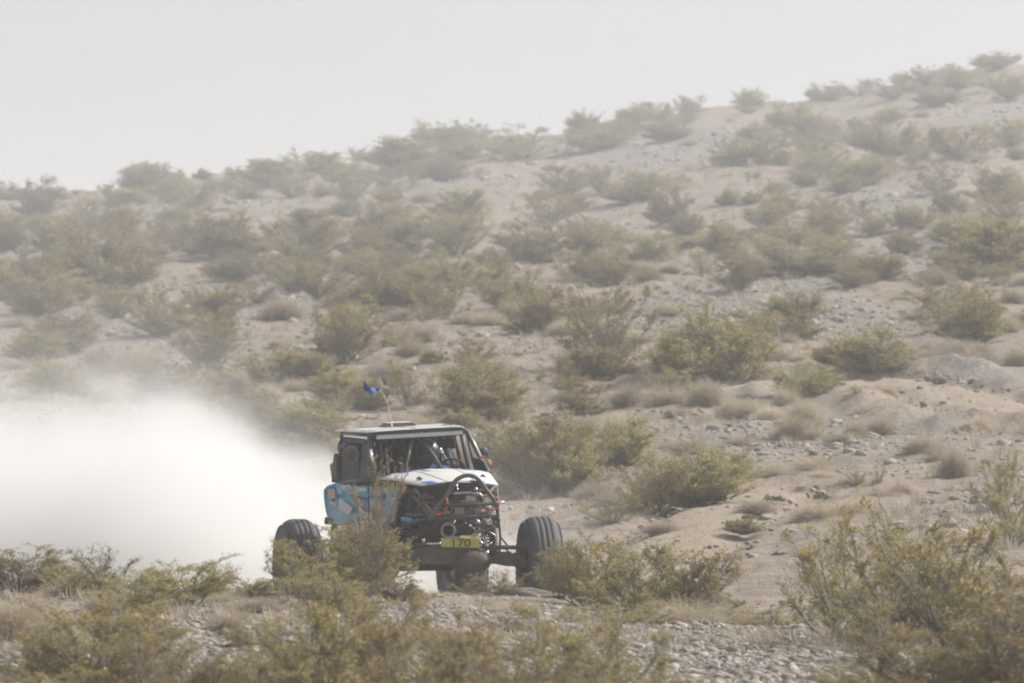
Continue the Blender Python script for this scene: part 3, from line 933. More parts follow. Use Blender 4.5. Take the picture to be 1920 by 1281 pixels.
M_SUIT = simple_mat('blue_race_suit', (0.035, 0.075, 0.30), 0.8, 0, 0.2, 14, 0.1)
M_HELM = simple_mat('grey_helmet', (0.10, 0.085, 0.09), 0.3, 0, 0.2, 9, 0.2)
M_CYAN = simple_mat('cyan_paint', (0.03, 0.33, 0.50), 0.4, 0, 0.1, 8, 0.25)
def side_paint():
    T = NT('blue_side_livery'); co = T.coords()
    vo = T.node('TexVoronoi'); vo.inputs['Scale'].default_value = 3.4; vo.inputs['Randomness'].default_value = 0.9
    mp = T.node('Mapping'); mp.inputs['Rotation'].default_value = (0.6, 0, 0); mp.inputs['Scale'].default_value = (1, 0.8, 1.6)
    T.link(co, mp.inputs['Vector']); T.link(mp.outputs[0], vo.inputs['Vector'])
    s = T.node('SeparateColor'); T.link(vo.outputs['Color'], s.inputs[0])
    c = T.ramp(s.outputs[0], [(0.0, (0.018, 0.24, 0.42)), (0.30, (0.018, 0.36, 0.52)), (0.66, (0.015, 0.09, 0.40)), (0.76, (0.03, 0.42, 0.56)), (0.86, (0.015, 0.02, 0.05)), (0.93, (0.40, 0.50, 0.58))])
    c.node.color_ramp.interpolation = 'CONSTANT'
    n = T.noise(co, 4, 6, 0.65); sx = T.node('SeparateXYZ'); T.link(co, sx.inputs[0])
    mr = T.node('MapRange'); mr.inputs['From Min'].default_value = 1.25; mr.inputs['From Max'].default_value = 0.85
    mr.inputs['To Min'].default_value = 0.0; mr.inputs['To Max'].default_value = 0.60; T.link(sx.outputs[2], mr.inputs['Value'])
    ad = T.node('Math', operation='MULTIPLY_ADD'); T.link(n, ad.inputs[0]); ad.inputs[1].default_value = 0.55; T.link(mr.outputs[0], ad.inputs[2])
    cl = T.ramp(ad.outputs[0], [(0.32, 0.0), (0.85, 0.55)])
    T.link(mixc(T, cl, c, (0.34, 0.34, 0.35)), T.b.inputs['Base Color']); T.b.inputs['Roughness'].default_value = 0.45
    return T.m
M_SIDE = side_paint()

# ---- wheels
def wheel(x, y, z, steer, side):
    w = empty('wheel', (x, y, z), steer, car)
    if side < 0: w['label'] = None; del w['label']
    hw = 0.165; r = 0.5
    prof = [(-hw * .80, .235), (-hw * .97, .29), (-hw * 1.05, .35), (-hw * 1.02, .405), (-hw * .92, .446), (-hw * .76, .475), (-hw * .56, .491)]
    for g_ in (-0.34, -0.0, 0.34):
        prof += [(hw * (g_ - .040), r - .001), (hw * (g_ - .028), r - .007), (hw * (g_ + .028), r - .007), (hw * (g_ + .040), r - .001)]
    prof += [(hw * .56, .491), (hw * .76, .475), (hw * .92, .446), (hw * 1.02, .405), (hw * 1.05, .35), (hw * .97, .29), (hw * .80, .235)]
    m = MB(); m.lathe(prof, (0, 0, 0), (1, 0, 0), 96)
    n = 46
    for k in range(n):                                    # shoulder and tread lugs
        for s, off in ((-1, 0), (1, 0.5)):
            a = 2 * math.pi * (k + off) / n
            ro = Matrix.Rotation(a, 3, 'X')
            m.box(ro @ Vector((s * hw * .99, 0, .415)), (.012, .05, .05), ro @ Matrix.Rotation(s * 0.25, 3, 'Y'))
            a2 = a + 0.03
            ro = Matrix.Rotation(a2, 3, 'X')
    m.build('tyre', M_TIRE, w)
    m = MB()
    m.lathe([(-hw * .84, .262), (-hw * .90, .255), (-hw * .88, .235), (-hw * .5, .215), (hw * .5, .215), (hw * .88, .235), (hw * .90, .255), (hw * .84, .262)], (0, 0, 0), (1, 0, 0), 64)
    m.lathe([(side * .03, .214), (side * .05, .17), (side * .075, .10), (side * .12, .075), (side * .125, .0)], (0, 0, 0), (1, 0, 0), 48)
    for k in range(24):
        a = 2 * math.pi * k / 24
        m.lathe([(0, .008), (side * .010, .008), (side * .010, 0)], (side * hw * .90, .246 * math.cos(a), .246 * math.sin(a)), (1, 0, 0), 6)
    m.build('rim', M_RIM, w)
    m = MB(); m.lathe([(-side * .10, 0), (-side * .10, .15), (-side * .085, .15), (-side * .085, 0)], (0, 0, 0), (1, 0, 0), 40)
    m.build('brake_disc', M_STEEL, w)
    m = MB()
    for k in range(8):
        a = 2 * math.pi * k / 8
        m.lathe([(0, .012), (side * .02, .012), (side * .02, 0)], (side * .075, .115 * math.cos(a), .115 * math.sin(a)), (1, 0, 0), 6)
    m.build('wheel_nuts', M_STEEL, w)
    return w
HUB = 0.50; RH = 0.395
wheel(0.925, 0.0, HUB, R(-5.5), 1); wheel(-0.925, 0.0, HUB, R(-5.5), -1)
wheel(0.885, 2.92, RH, 0, 1); wheel(-0.885, 2.92, RH, 0, -1)

# ---- front axle
m = MB()
A0, A1 = L(700, 1047, 0.02), L(958, 1046, 0.02)
m.tube([A0, A1], 0.062, 16)
m.tube([A1, L(972, 1052, 0.0), (0.80, 0, HUB + .02)], [0.062, 0.07, 0.08], 16, curve=4)
m.tube([A0, (-0.62, 0.0, 0.56), (-0.80, 0, HUB + .02)], [0.062, 0.07, 0.08], 16, curve=4)
# fabricated truss over the tube
top = [L(x, r, -0.05) for x, r in ((712, 1040), (760, 1032), (800, 1028), (850, 1026), (900, 1028), (925, 1031), (955, 1040), (975, 1048))]
bot = [L(x, r, -0.05) for x, r in ((975, 1062), (950, 1062), (925, 1056), (850, 1059), (760, 1058), (712, 1056))]
m.plate(top + bot, 0.012)
m.plate([p + Vector((0, 0.13, 0)) for p in top + bot], 0.012)
for i in range(len(top) - 1):
    m.plate([top[i], top[i + 1], top[i + 1] + Vector((0, .13, 0)), top[i] + Vector((0, .13, 0))], 0.006)
ax = m.build('front_axle', M_AXLE, car)
m = MB(); dc = L(884, 1053, -0.02)
prof = [(-.17, .0), (-.165, .05), (-.14, .085), (-.08, .112), (0, .112), (.10, .112), (.18, .105), (.24, .07)]
m.lathe(prof, dc, (0, 1, 0), 28)
m.V = [tuple(Vector((dc.x + (v[0] - dc.x) * 1.65, v[1], v[2]))) for v in m.V]
for k in range(10):
    a = 2 * math.pi * k / 10
    m.lathe([(0, .010), (-.012, .010), (-.012, 0)], dc + Vector((math.cos(a) * .17, -.105, math.sin(a) * .10)), (0, 1, 0), 6)
m.build('differential', M_AXLE, ax)
m = MB()
for s in (-1, 1):
    m.box((s * .78, 0, HUB), (.085, .15, .30), None, .02)
    m.tube([(s * .76, 0, HUB + .17), (s * .76, 0, HUB - .17)], .045, 12)
    m.box((s * .76, -.13, HUB + .16), (.06, .20, .03), None, .008)
    m.build('knuckle', M_BLK2, ax)
    m = MB()
m = MB()
T0, T1 = L(783, 1021, -.22), L(986, 1027, -.22)
m.tube([Vector((-.80, -.22, .69)), T0, L(835, 1024, -.22), L(905, 1025, -.22)], 0.016, 10)
m.tube([L(905, 1025, -.22), L(915, 1026, -.22)], .03, 10)
m.tube([L(912, 1026, -.22), T1], 0.022, 12)
m.lathe([(-.03, 0), (-.03, .028), (.03, .028), (.03, 0)], T1, (0, 0, 1), 14)
m.build('tie_rod', M_BLK, car)
m = MB()
m.tube([L(800, 1020, -.26), L(832, 1019, -.28)], .012, 8)
m.tube([L(845, 1007.5, -.24), L(872, 1007, -.24), L(888, 1002.5, -.24), L(900, 1002, -.24)], .0085, 8, curve=4)
m.lathe([(-.02, 0), (-.02, .022), (.02, .022), (.02, 0)], L(897, 1004, -.24), (0, 1, 0), 12)
m.tube([L(898, 1010, -.2), L(903, 1018, -.2), L(912, 1022, -.22), L(922, 1018, -.22)], .010, 8, curve=4)
m.tube([L(897, 1029, -.23), L(925, 1033, -.2)], .009, 8)
m.lathe([(-.03, 0), (-.03, .02), (.03, .02), (.03, 0)], L(913, 1036, -.24), (.6, .2, 0), 12)
m.lathe([(-.02, 0), (-.02, .018), (.02, .018), (.02, 0)], L(794, 1014, -.24), (0, 0, 1), 12)
m.build('steering_ram', M_CHROME, car)
# shocks
def shock(px0, r0, px1, r1, y0, y1, rad):
    a, b = L(px0, r0, y0), L(px1, r1, y1)
    s = MB(); s.tube([a, b], rad * .55, 14); s.tube([a, a + (b - a) * .38], rad * .75, 14)
    so = s.build('shock_absorber', M_BLK2, car)
    c = MB(); N = 9 * 14; d = (b - a); u = d.normalized().cross(Vector((0, 1, 0))).normalized(); w = d.normalized().cross(u)
    c.tube([a + d * (.12 + .84 * i / N) + (u * math.cos(i / 14 * 2 * math.pi) + w * math.sin(i / 14 * 2 * math.pi)) * rad for i in range(N + 1)], .0085, 6)
    c.build('coil_spring', M_BLK, so)
    c = MB(); c.tube([a - d * .02, a + d * .10], rad * 1.12, 16); c.build('spring_collar', M_CYAN, so)
    return so
shock(920, 984, 926, 1044, -.02, -.02, .052)
shock(764, 972, 756, 1044, -.02, -.02, .052)
m = MB(); m.tube([L(926, 968, -.05), L(927, 990, -.05)], .022, 14); m.tube([L(926, 955, -.05), L(926, 968, -.05)], .012, 10); m.build('shock_reservoir', M_CHROME, car)
m = MB(); m.tube([L(933, 960, 0), L(936, 985, 0), L(938, 1010, 0), L(936, 1040, .02)], .012, 8, curve=4)
m.tube([L(930, 972, 0), L(934, 978, -.05), L(940, 974, -.05)], .006, 6, curve=4)
m.tube([L(937, 1005, .1), L(952, 1024, .1)], .009, 8); m.tube([L(948, 1030, .2), L(960, 1040, .2)], .008, 8)
m.build('brake_line', M_BLK2, car)

# links from the axles to the chassis
m = MB()
for s in (-1, 1):
    m.tube([(s * .36, .05, .52), (s * .30, 1.15, .62)], .026, 10)
    m.tube([(s * .50, 2.85, .42), (s * .34, 1.75, .60)], .03, 10)
    m.tube([(s * .30, 2.85, .62), (s * .36, 1.9, .85)], .024, 10)
    m.tube([(s * .55, 2.75, .45), (s * .58, 2.45, 1.15)], .04, 12)
m.build('suspension_links', M_BLK2, car)
m = MB(); m.tube([(-.78, 2.92, RH + .0), (.78, 2.92, RH + .0)], .06, 14)
m.lathe([(-.22, .03), (-.18, .10), (-.05, .155), (.06, .155), (.15, .1)], (0.05, 2.90, RH), (0, 1, 0), 24)
m.build('rear_axle', M_AXLE, car)
m = MB(); m.tube([(0.22, 0.2, .58), (0.12, 1.4, .66)], .035, 12); m.tube([(0.05, 2.7, .42), (0.08, 1.7, .66)], .035, 12); m.build('driveshaft', M_STEEL, car)

# ---- number plate
ym = -.32
cor = [L(826.5, 1009, ym), L(899, 1010, ym), L(899, 1027.5, ym), L(827.5, 1025.5, ym)]
m = MB(); m.plate(cor, .006)
m.plate([L(862, 1009.2, ym - .004), L(898, 1009.8, ym - .004), L(899, 1005, ym + .05), L(864, 1005, ym + .05)], .004)
pl = m.build('number_plate', M_YEL, car)
def text_mesh(s, h, wscale, mat, parent, origin, ux, uz, name, depth=0.002):
    cu = bpy.data.curves.new('t', 'FONT'); cu.body = s; cu.size = 1.0; cu.extrude = 0.0
    cu.align_x = 'CENTER'; cu.align_y = 'CENTER'; cu.offset = 0.015
    to = bpy.data.objects.new('t', cu); col.objects.link(to)
    bpy.context.view_layer.update()
    me = bpy.data.meshes.new_from_object(to.evaluated_get(bpy.context.evaluated_depsgraph_get()))
    bpy.data.objects.remove(to)
    ux = Vector(ux).normalized(); uz = Vector(uz).normalized(); n = ux.cross(uz)
    for v in me.vertices:
        v.co = Vector(origin) + ux * (v.co.x * h * wscale) + uz * (v.co.y * h) + n * depth
    me.materials.clear(); me.materials.append(mat)
    me.name = name
    return obj(name, me, parent)
cen = (cor[0] + cor[1] + cor[2] + cor[3]) / 4
uxp = (cor[1] - cor[0]).normalized()
text_mesh('170', 0.105, 1.35, M_NUM, pl, cen + Vector((0.0, -.005, -.004)), uxp, (0, 0, 1), 'number', 0.004)

# ---- chassis: frame rails, hoops and cage
m = MB()
yF = -.42
hoop = [L(806, 975, yF), L(818, 955, yF), L(840, 925, yF), L(852, 904, yF), L(864, 895, yF), L(878, 891.5, yF), L(892, 895, yF), L(903, 906, yF), L(914, 922, yF), L(926, 938, yF), L(930, 952, yF)]
m.tube(hoop, .0215, 12, curve=4)
m.build('front_hoop', simple_mat('dusty_hoop_paint', (0.055, 0.05, 0.045), 0.45, 0, 0.3, 14, 0.45, dustcol=(0.22, 0.19, 0.15)), car)
m = MB()
m.tube([L(806, 973, yF), L(930, 966, yF)], .024, 10)
m.tube([L(830, 948, yF), L(932, 944, yF)], .020, 10)
for px_ in (846, 880):
    m.tube([L(px_, 946, yF), L(px_, 971, yF)], .014, 8)
# from the hood front back and down
m.tube([L(745, 902, .9), L(770, 908, .45), L(800, 912, .0), L(848, 906, -.36)], .020, 10, curve=3)
m.tube([L(928, 912, .0), L(916, 925, -.38)], .018, 10)
m.tube([L(757, 910, .45), L(790, 945, .0), L(806, 973, -.40)], .022, 10)
m.tube([L(780, 912, .2), L(800, 950, -.2), L(812, 965, -.40)], .016, 10)
m.tube([L(762, 912, .5), L(762, 1000, .45)], .020, 10)
m.tube([L(930, 912, .5), L(934, 990, .5)], .020, 10)
m.tube([L(800, 974, -.3), L(762, 985, .4)], .022, 10); m.tube([L(930, 968, -.3), L(934, 985, .5)], .022, 10)
m.tube([L(762, 965, .3), L(812, 968, -.3)], .02, 10)
for s in (-1, 1):
    m.tube([(s * .44, .45, .74), (s * .52, 1.1, .70), (s * .60, 2.4, .74), (s * .45, 3.05, .95)], .026, 10, curve=3)
m.tube([(-.5, 1.1, .70), (.5, 1.1, .70)], .024, 10); m.tube([(-.6, 2.4, .74), (.6, 2.4, .74)], .024, 10)
m.build('chassis_rails', M_BLK, car)

# cage round the cab
yA, yR = 1.30, 2.38          # front and rear of the roof
RFL, RFR = L(693, 816, yA), L(868, 806, yA)
RRL, RRR = L(642, 812, yR), L(822, 800, yR)
BFL, BFR = L(703, 898, .98), L(917, 888, .98)
BRL, BRR = L(638, 905, 2.45), L(866, 893, 2.45)
m = MB()
m.tube([BFL, L(697, 860, 1.12), RFL + Vector((-.0, 0, -.05)), RFL], .024, 10)
m.tube([BFR, L(903, 862, 1.14), L(884, 826, 1.25), L(875, 811, 1.29), L(868, 806, yA), L(850, 806, yA), RFL + Vector((.05, 0, 0)), RFL], .024, 12, curve=3)
m.tube([RFL, RRL], .022, 10); m.tube([RFR, RRR], .022, 10); m.tube([RRL, RRR], .022, 10)
m.tube([RRL, BRL], .024, 10); m.tube([RRR, BRR], .024, 10); m.tube([BRL, BRR], .022, 10)
m.tube([BFL, BFR], .024, 10)
m.tube([BFL, BRL], .024, 10); m.tube([BFR, BRR], .024, 10)
# windscreen V bracing
m.tube([L(775, 812, 1.32), L(757, 894, 1.0)], .019, 10)
m.tube([L(783, 812, 1.32), L(810, 850, 1.15), L(838, 894, 1.0)], .019, 10)
m.tube([L(690, 846, 1.6), L(676, 870, 1.9)], .018, 8)
# rear stays to the back of the frame
m.tube([RRL, (-.45, 3.05, .98)], .022, 10); m.tube([RRR, (.45, 3.05, .98)], .022, 10); m.tube([(-.45, 3.05, .95), (.45, 3.05, .95)], .022, 10)
# right-hand inner bars seen through the cab
m.tube([L(852, 815, 2.2), L(868, 888, 2.3)], .020, 8); m.tube([L(865, 815, 1.9), L(880, 888, 1.9)], .020, 8)
m.tube([L(876, 818, 1.6), L(893, 888, 1.5)], .015, 8)
m.build('roll_cage', M_BLK, car)
# silver strip on left pillar; highlight on right pillar laid on as bright tubes
m = MB(); m.tube([L(694.5, 843, 1.09), L(698, 868, 1.05)], .013, 8); m.tube([L(877, 807.5, 1.24), L(890, 832, 1.18), L(905, 864, 1.06)], .009, 8)
m.tube([L(914, 882, .95), L(922, 896, .8), L(927, 905, .5)], .008, 8)
m.build('pillar_strip_and_highlight', M_CHROME, car)
m = MB(); m.box(L(902, 858, 1.06), (.04, .03, .03)); m.build('tow_marker', M_RED, car)

# roof
def quad_surf(m, a, b, c, d, nx, ny, crown, th):
    rows = []
    for j in range(ny + 1):
        v = j / ny; row = []
        for i in range(nx + 1):
            u = i / nx
            p = (a * (1 - u) + b * u) * (1 - v) + (d * (1 - u) + c * u) * v
            row.append(p + Vector((0, 0, crown * (1 - (2 * u - 1) ** 4) * (0.6 + .4 * math.sin(v * math.pi)))))
        rows.append(row)
    m.grid(rows, th)
m = MB()
up = Vector((0, 0, .026))
quad_surf(m, L(690, 815, yA - .03) + up, L(869, 804.5, yA - .03) + up, RRR + up + Vector((0, .1, 0.0)), RRL + up + Vector((-.06, .1, 0)), 14, 8, .012, .012)
roof = m.build('roof_panel', M_WHITE, car)
m = MB(); m.box((0, 0, 0), (.01, .01, .01))
m = MB()
RP = [Vector(v.co) for v in roof.data.vertices][:15 * 9]
for j in (2, 6): m.tube([RP[j * 15 + i] + Vector((0, 0, .002)) for i in range(15)], .004, 5)
for i in (1, 7, 13): m.tube([RP[j * 15 + i] + Vector((0, 0, .002)) for j in range(9)], .003, 5)
for j in range(0, 9):
    for i in (0, 14): m.lathe([(0, .010), (.006, .008), (.006, 0)], RP[j * 15 + i] + Vector((.02 if i == 0 else -.02, 0, 0)), (0, 0, 1), 8)
m.build('roof_joints', M_STEEL, roof)
sc0, sc1 = L(709, 803, 2.15), L(777, 800.5, 2.15)
m = MB()
def scoop(a, b, y0, y1, h):
    ins = .075
    base = [Vector((a.x, y0, a.z)), Vector((b.x, y0, b.z)), Vector((b.x, y1, b.z)), Vector((a.x, y1, a.z))]
    tp = [Vector((a.x + ins, y0 + .04, a.z + h)), Vector((b.x - ins * .8, y0 + .04, b.z + h * .95)), Vector((b.x - ins, y1 - .02, b.z + h)), Vector((a.x + ins, y1 - .02, a.z + h))]
    V = base + tp; F = [(0, 1, 5, 4), (1, 2, 6, 5), (2, 3, 7, 6), (3, 0, 4, 7), (0, 3, 2, 1), (4, 5, 6, 7)]
    return V, F
V_, F_ = scoop(sc0 + Vector((0, 0, -.01)), sc1 + Vector((0, 0, -.01)), 1.95, 2.25, .062)
m.add(V_, F_); sco = m.build('roof_scoop', M_BLK, car)
V4 = [Vector(v) + Vector((0, 0, .003)) for v in V_[4:]]
m = MB(); m.plate(V4, .004); m.build('scoop_lid', M_WHITE, sco)
# light bar under the front lip
m = MB(); a, b = L(702, 820.5, yA - .06), L(869, 811, yA - .06)
ang = math.atan2(b.z - a.z, b.x - a.x); ro = Matrix.Rotation(-ang, 3, 'Y')
m.box((a + b) / 2, ((b - a).length, .05, .055), ro, .006)
lb = m.build('light_bar', M_BLK, car)
m = MB(); m.box((a + b) / 2 + Vector((0, -.028, 0)), ((b - a).length - .03, .006, .038), ro)
m.build('lens', M_RADI, lb)
m = MB()
for i in range(9):
    t = (i + .7) / 9.6; p = L(712 + 150 * t, 828 - 8 * t, yA + .02); m.lathe([(-.006, 0), (-.006, .008), (.006, .008), (.006, 0)], p, (0, 1, 0), 8)
m.build('visor_rivets', M_STEEL, car)
# dark visor strip and side sheet at the top left of the cab
m = MB(); m.plate([L(645, 812, 2.3), L(690, 819, 1.34), L(690, 824, 1.34), L(645, 819, 2.3)], .012); m.build('side_light_strip', M_RADI, car)
m = MB(); m.plate([L(644, 822, 2.3), L(686, 826, 1.4), L(684, 832, 1.4), L(644, 830, 2.3)], .01); m.build('side_header', M_BLK2, car)
m = MB(); m.plate([L(646, 818, 2.36), L(815, 812, 2.36), L(850, 842, 2.4), L(650, 850, 2.4)], .012); m.build('roof_underside', M_BLK2, car)
m = MB(); m.plate([L(650, 848, 2.42), L(835, 842, 2.42), L(845, 896, 2.46), L(645, 905, 2.46)], .012); m.build('rear_bulkhead', M_BLK2, car)
m = MB(); m.plate([L(817, 818, 2.2), L(850, 816, 2.1), L(854, 841, 2.1), L(822, 842, 2.2)], .012); m.build('visor_panel', M_BLK2, car)
m = MB(); m.plate([L(680, 824, 1.55), L(692, 824, 1.33), L(696, 896, 1.1), L(676, 900, 1.5)], .012); m.build('pillar_plate', M_BLK2, car)
m = MB(); m.plate([L(641, 830, 2.36), L(672, 836, 1.85), L(676, 905, 1.75), L(638, 905, 2.4)], .02); m.build('window_net', M_BLK2, car)
m = MB(); m.plate([L(888, 858, 1.32), L(901, 862, 1.12), L(915, 889, 1.0), L(893, 889, 1.35)], .01); m.build('corner_plate', M_BLK2, car)

# window net / fan guard disc on the side
fc = L(658.5, 853, 1.72); fx = Vector((-.26 - .55, -1.0 * .6, 0)).normalized(); 
fx = Vector((-.62, -.78, 0.02)).normalized()
m = MB(); u = fx.cross(Vector((0, 0, 1))).normalized(); w = u.cross(fx)
def ringpts(c, r, n=28): return [c + (u * math.cos(2 * math.pi * i / n) + w * math.sin(2 * math.pi * i / n)) * r for i in range(n + 1)]
m.tube(ringpts(fc, .082), .007, 8, cap=False); m.tube(ringpts(fc, .075), .005, 6, cap=False)
m.lathe([(-.01, .078), (-.012, .02), (-.012, 0)], fc - fx * .02, fx, 28)
for k in range(7):
    a = 2 * math.pi * k / 7; d1 = u * math.cos(a) + w * math.sin(a); d2 = u * math.cos(a + .5) + w * math.sin(a + .5)
    m.plate([fc + d1 * .018, fc + d1 * .068, fc + d2 * .068 - fx * .015, fc + d2 * .02 - fx * .01], .004)
m.build('cooling_fan', simple_mat('fan_plastic', (0.10, 0.10, 0.095), 0.6, 0, 0.3, 20, 0.5, dustcol=DUST), car)
m = MB(); m.tube([L(645, 818, 2.3), L(636, 830, 2.4), L(634, 845, 2.45), L(640, 852, 2.4)], .007, 8, curve=4); m.tube([L(650, 830, 2.0), L(641, 840, 2.1), L(637, 852, 2.2)], .010, 8, curve=3)
m.build('air_hose', M_BLK2, car)
m = MB(); m.tube([L(651, 832, 2.0), L(642, 839, 2.05)], .013, 8); m.build('grab_strap', M_BLUE, car)
m = MB(); m.box(L(637, 878, 2.45), (.10, .2, .27), None, .02); m.box(L(634, 855, 2.5), (.08, .08, .05), None, .01)
m.tube([L(632, 866, 2.6), L(627, 905, 2.6)], .03, 10); m.build('fuel_filler', M_BLK2, car)
m = MB(); m.plate([L(618.5, 872, 2.75), L(626, 865, 2.75), L(630.5, 903, 2.75), L(623, 905, 2.75)], .02)
m.plate([L(627.5, 868, 2.6), L(629.5, 868, 2.6), L(632, 903, 2.6), L(630, 903, 2.6)], .01)
m.build('side_number_board', M_YEL, car)
m = MB(); m.box(L(702, 833, 1.25), (.012, .02, .04)); m.build('window_tag', M_CYAN, car)

# body side: blue left panel (and its twin on the right)
def side_panel(pts, bow):
    m = MB(); n = len(pts)
    m.plate(pts, .012)
    return m
# main flank, from the rear corner to the engine bay, in two strips along the car
m = MB()
topl = [L(607, 919, 2.62), L(614, 911, 2.6), L(630, 905.5, 2.5), L(650, 911, 2.1), L(694, 912, 1.35), L(738, 914, .6), L(748, 917, .42)]
botl = [L(614, 971, 2.62), L(616, 974, 2.6), L(620, 979, 2.5), L(640, 985, 2.1), L(694, 992, 1.35), L(732, 985, .62), L(740, 975, .46)]
rows = []
for j in range(5):
    v = j / 4; rows.append([a * (1 - v) + b * v + Vector((-.012 * math.sin(v * math.pi), 0, 0)) for a, b in zip(topl, botl)])
mm, kk = len(rows), len(rows[0]); V = [p for r in rows for p in r]; V2 = [p + Vector((.012, 0, 0)) for p in V]; N = mm * kk; F = []
for i in range(mm - 1):
    for j in range(kk - 1):
        q = i * kk + j; F.append((q, q + 1, q + kk + 1, q + kk)); F.append((q + N, q + kk + N, q + kk + 1 + N, q + 1 + N))
for j in range(kk - 1):
    F.append((j, j + N, j + 1 + N, j + 1)); b_ = (mm - 1) * kk + j; F.append((b_, b_ + 1, b_ + 1 + N, b_ + N))
for i in range(mm - 1):
    q = i * kk; F.append((q, q + kk, q + kk + N, q + N)); b_ = q + kk - 1; F.append((b_, b_ + N, b_ + kk + N, b_ + kk))
m.add(V, F + []) if False else m.add(V + V2, F)
sp = m.build('side_panel', M_SIDE, car, 'dusty blue left side panel with stickers')
def on_side(px_, row_, off=.018):
    """point on the flank seen at a pixel: slide along y until the sheet is met"""
    best = None
    for y in np.linspace(.4, 2.6, 90):
        p = L(px_, row_, y)
        t = 0
        ys_ = [a.y for a in topl]; xs_ = [(a.x + b.x) / 2 - .03 for a, b in zip(topl, botl)]
        xx = np.interp(y, list(reversed(ys_)), list(reversed(xs_)))
        e = abs(p.x - xx)
        if best is None or e < best[0]: best = (e, p)
    return best[1] + Vector((-off, -.004, 0))
def sticker(pts, mat, name='sticker'):
    m = MB(); m.plate([on_side(*p) for p in pts], .003); return m.build(name, mat, sp)
sticker([(640, 933), (665, 953), (657, 965), (637, 952)], M_GREYP)
sticker([(672, 948), (690, 962), (693, 968), (678, 962)], M_GREYP)
sticker([(679, 931), (683, 934), (684, 946), (679, 944)], M_RED)
sticker([(617, 916), (631, 917), (632, 935), (618, 934)], simple_mat('orange_sticker', (0.42, 0.28, 0.20), .5, 0, .35, 30, .3))
sticker([(621, 941), (633, 943), (633, 948), (621, 945)], simple_mat('salmon_sticker', (0.60, 0.36, 0.24), .5, 0, .15, 30, .2))
sticker([(697, 918), (722, 919), (720, 931), (700, 928)], M_BLUE)
sticker([(722, 915), (736, 916), (732, 926), (723, 925)], M_CYAN)
sticker([(652, 913), (668, 914), (664, 924), (650, 921)], M_BLUE); sticker([(673, 914), (690, 915), (690, 921), (675, 922)], M_GREYP)
sticker([(697, 934), (716, 938), (717, 950), (697, 946)], M_CYAN); sticker([(634, 914), (645, 915), (644, 927), (636, 926)], M_CYAN)
sticker([(660, 926), (690, 934), (690, 938), (660, 930)], M_BLK2, 'dark_stripe')
m = MB(); m.tube([on_side(694, 913), on_side(694, 950), on_side(694, 985)], .006, 6); m.build('door_seam', M_BLK2, sp)
# right flank: mirror image, out of view but part of the machine
m = MB(); m.add([Vector((-p[0], p[1], p[2])) for p in sp.data.vertices and [v.co for v in sp.data.vertices]], [tuple(reversed(p.vertices)) for p in sp.data.polygons])
m.build('side_panel', M_SIDE, car, 'right side panel')
# rockers, deck between flank and cab, floor, seats
m = MB()
m.plate([L(632, 905, 2.5), L(703, 900, 1.0), L(748, 914, .42), L(694, 911, 1.35), L(650, 909.5, 2.1)], .012)
fl = [(-.55, .9, .74), (.55, .9, .74), (.62, 2.5, .78), (-.62, 2.5, .78)]
m.plate(fl, .02)
m.plate([(-.46, .75, .74), (.46, .75, .74), (.5, .95, 1.40), (-.5, .95, 1.40)], .015)   # firewall
m.plate([(.55, 1.0, 1.38), (.72, 2.4, 1.38), (.72, 2.4, .8), (.55, 1.0, .8)], .012)
m.build('cockpit_tub', M_BLK2, car)
m = MB(); m.tube([L(611, 973, 2.5), L(640, 982, 2.3), L(700, 995, 1.4)], .02, 8); m.box(L(620, 979, 2.5), (.12, .1, .05), None, .01); m.build('rock_slider', M_BLK, car)
for sx in (-.30, .28):
    m = MB(); m.box((sx, 1.95, .95), (.42, .45, .14), None, .04); m.box((sx, 2.18, 1.28), (.42, .12, .62), Matrix.Rotation(-.15, 3, 'X'), .04)
    m.box((sx - .2, 2.12, 1.5), (.05, .2, .2), None, .02); m.box((sx + .2, 2.12, 1.5), (.05, .2, .2), None, .02)
    m.build('seat', M_BLK2, car)
m = MB(); c = L(845, 884, 1.45); m.tube([c + Vector((math.cos(a) * .15, -.06 * math.sin(a), math.sin(a) * .13)) for a in np.linspace(0, 2 * math.pi, 25)], .013, 8, cap=False)
m.tube([c, c + Vector((0, -.3, -.1))], .02, 8); m.box(c, (.26, .02, .03)); m.build('steering_wheel', M_BLK2, car)

# hood
m = MB()
NX, NY = 16, 10; rows = []
hl = [L(703, 897, 1.05), L(735, 898.5, .62), L(768, 906, .15), L(792, 909.5, -.10)]
hr = [L(917, 886, 1.02), L(921, 891, .62), L(927, 899, .2), L(934, 909, .02)]
for j in range(NY + 1):
    v = j / NY
    def along(q):
        s = v * 3; i = min(int(s), 2); f = s - i; return q[i] * (1 - f) + q[i + 1] * f
    a, b = along(hl), along(hr); row = []
    for i in range(NX + 1):
        t = i / NX; p = a * (1 - t) + b * t
        arch = .065 * (math.sin(math.pi * min(1, max(0, t))) ** .7) * (1 - .45 * v)
        row.append(p + Vector((0, -.10 * math.sin(math.pi * t) * v, arch)))
    rows.append(row)
m.grid(rows, .014)
hood = m.build('hood', M_WHITE, car, 'white hood with blue flashes')
HROWS = rows
def hood_patch(i0, i1, j0, j1, mat, name='blue_flash', dz=.003, skew=0):
    m = MB(); rr = [[HROWS[j][min(NX, max(0, i + skew * (j - j0)))] + Vector((0, 0, dz)) for i in range(i0, i1 + 1)] for j in range(j0, j1 + 1)]
    m.grid(rr, .002); m.build(name, mat, hood)
hood_patch(3, 5, 0, 1, M_BLUE); hood_patch(1, 3, 8, 10, M_BLUE); hood_patch(10, 13, 9, 10, M_BLUE); hood_patch(12, 14, 0, 1, M_BLUE, skew=0)
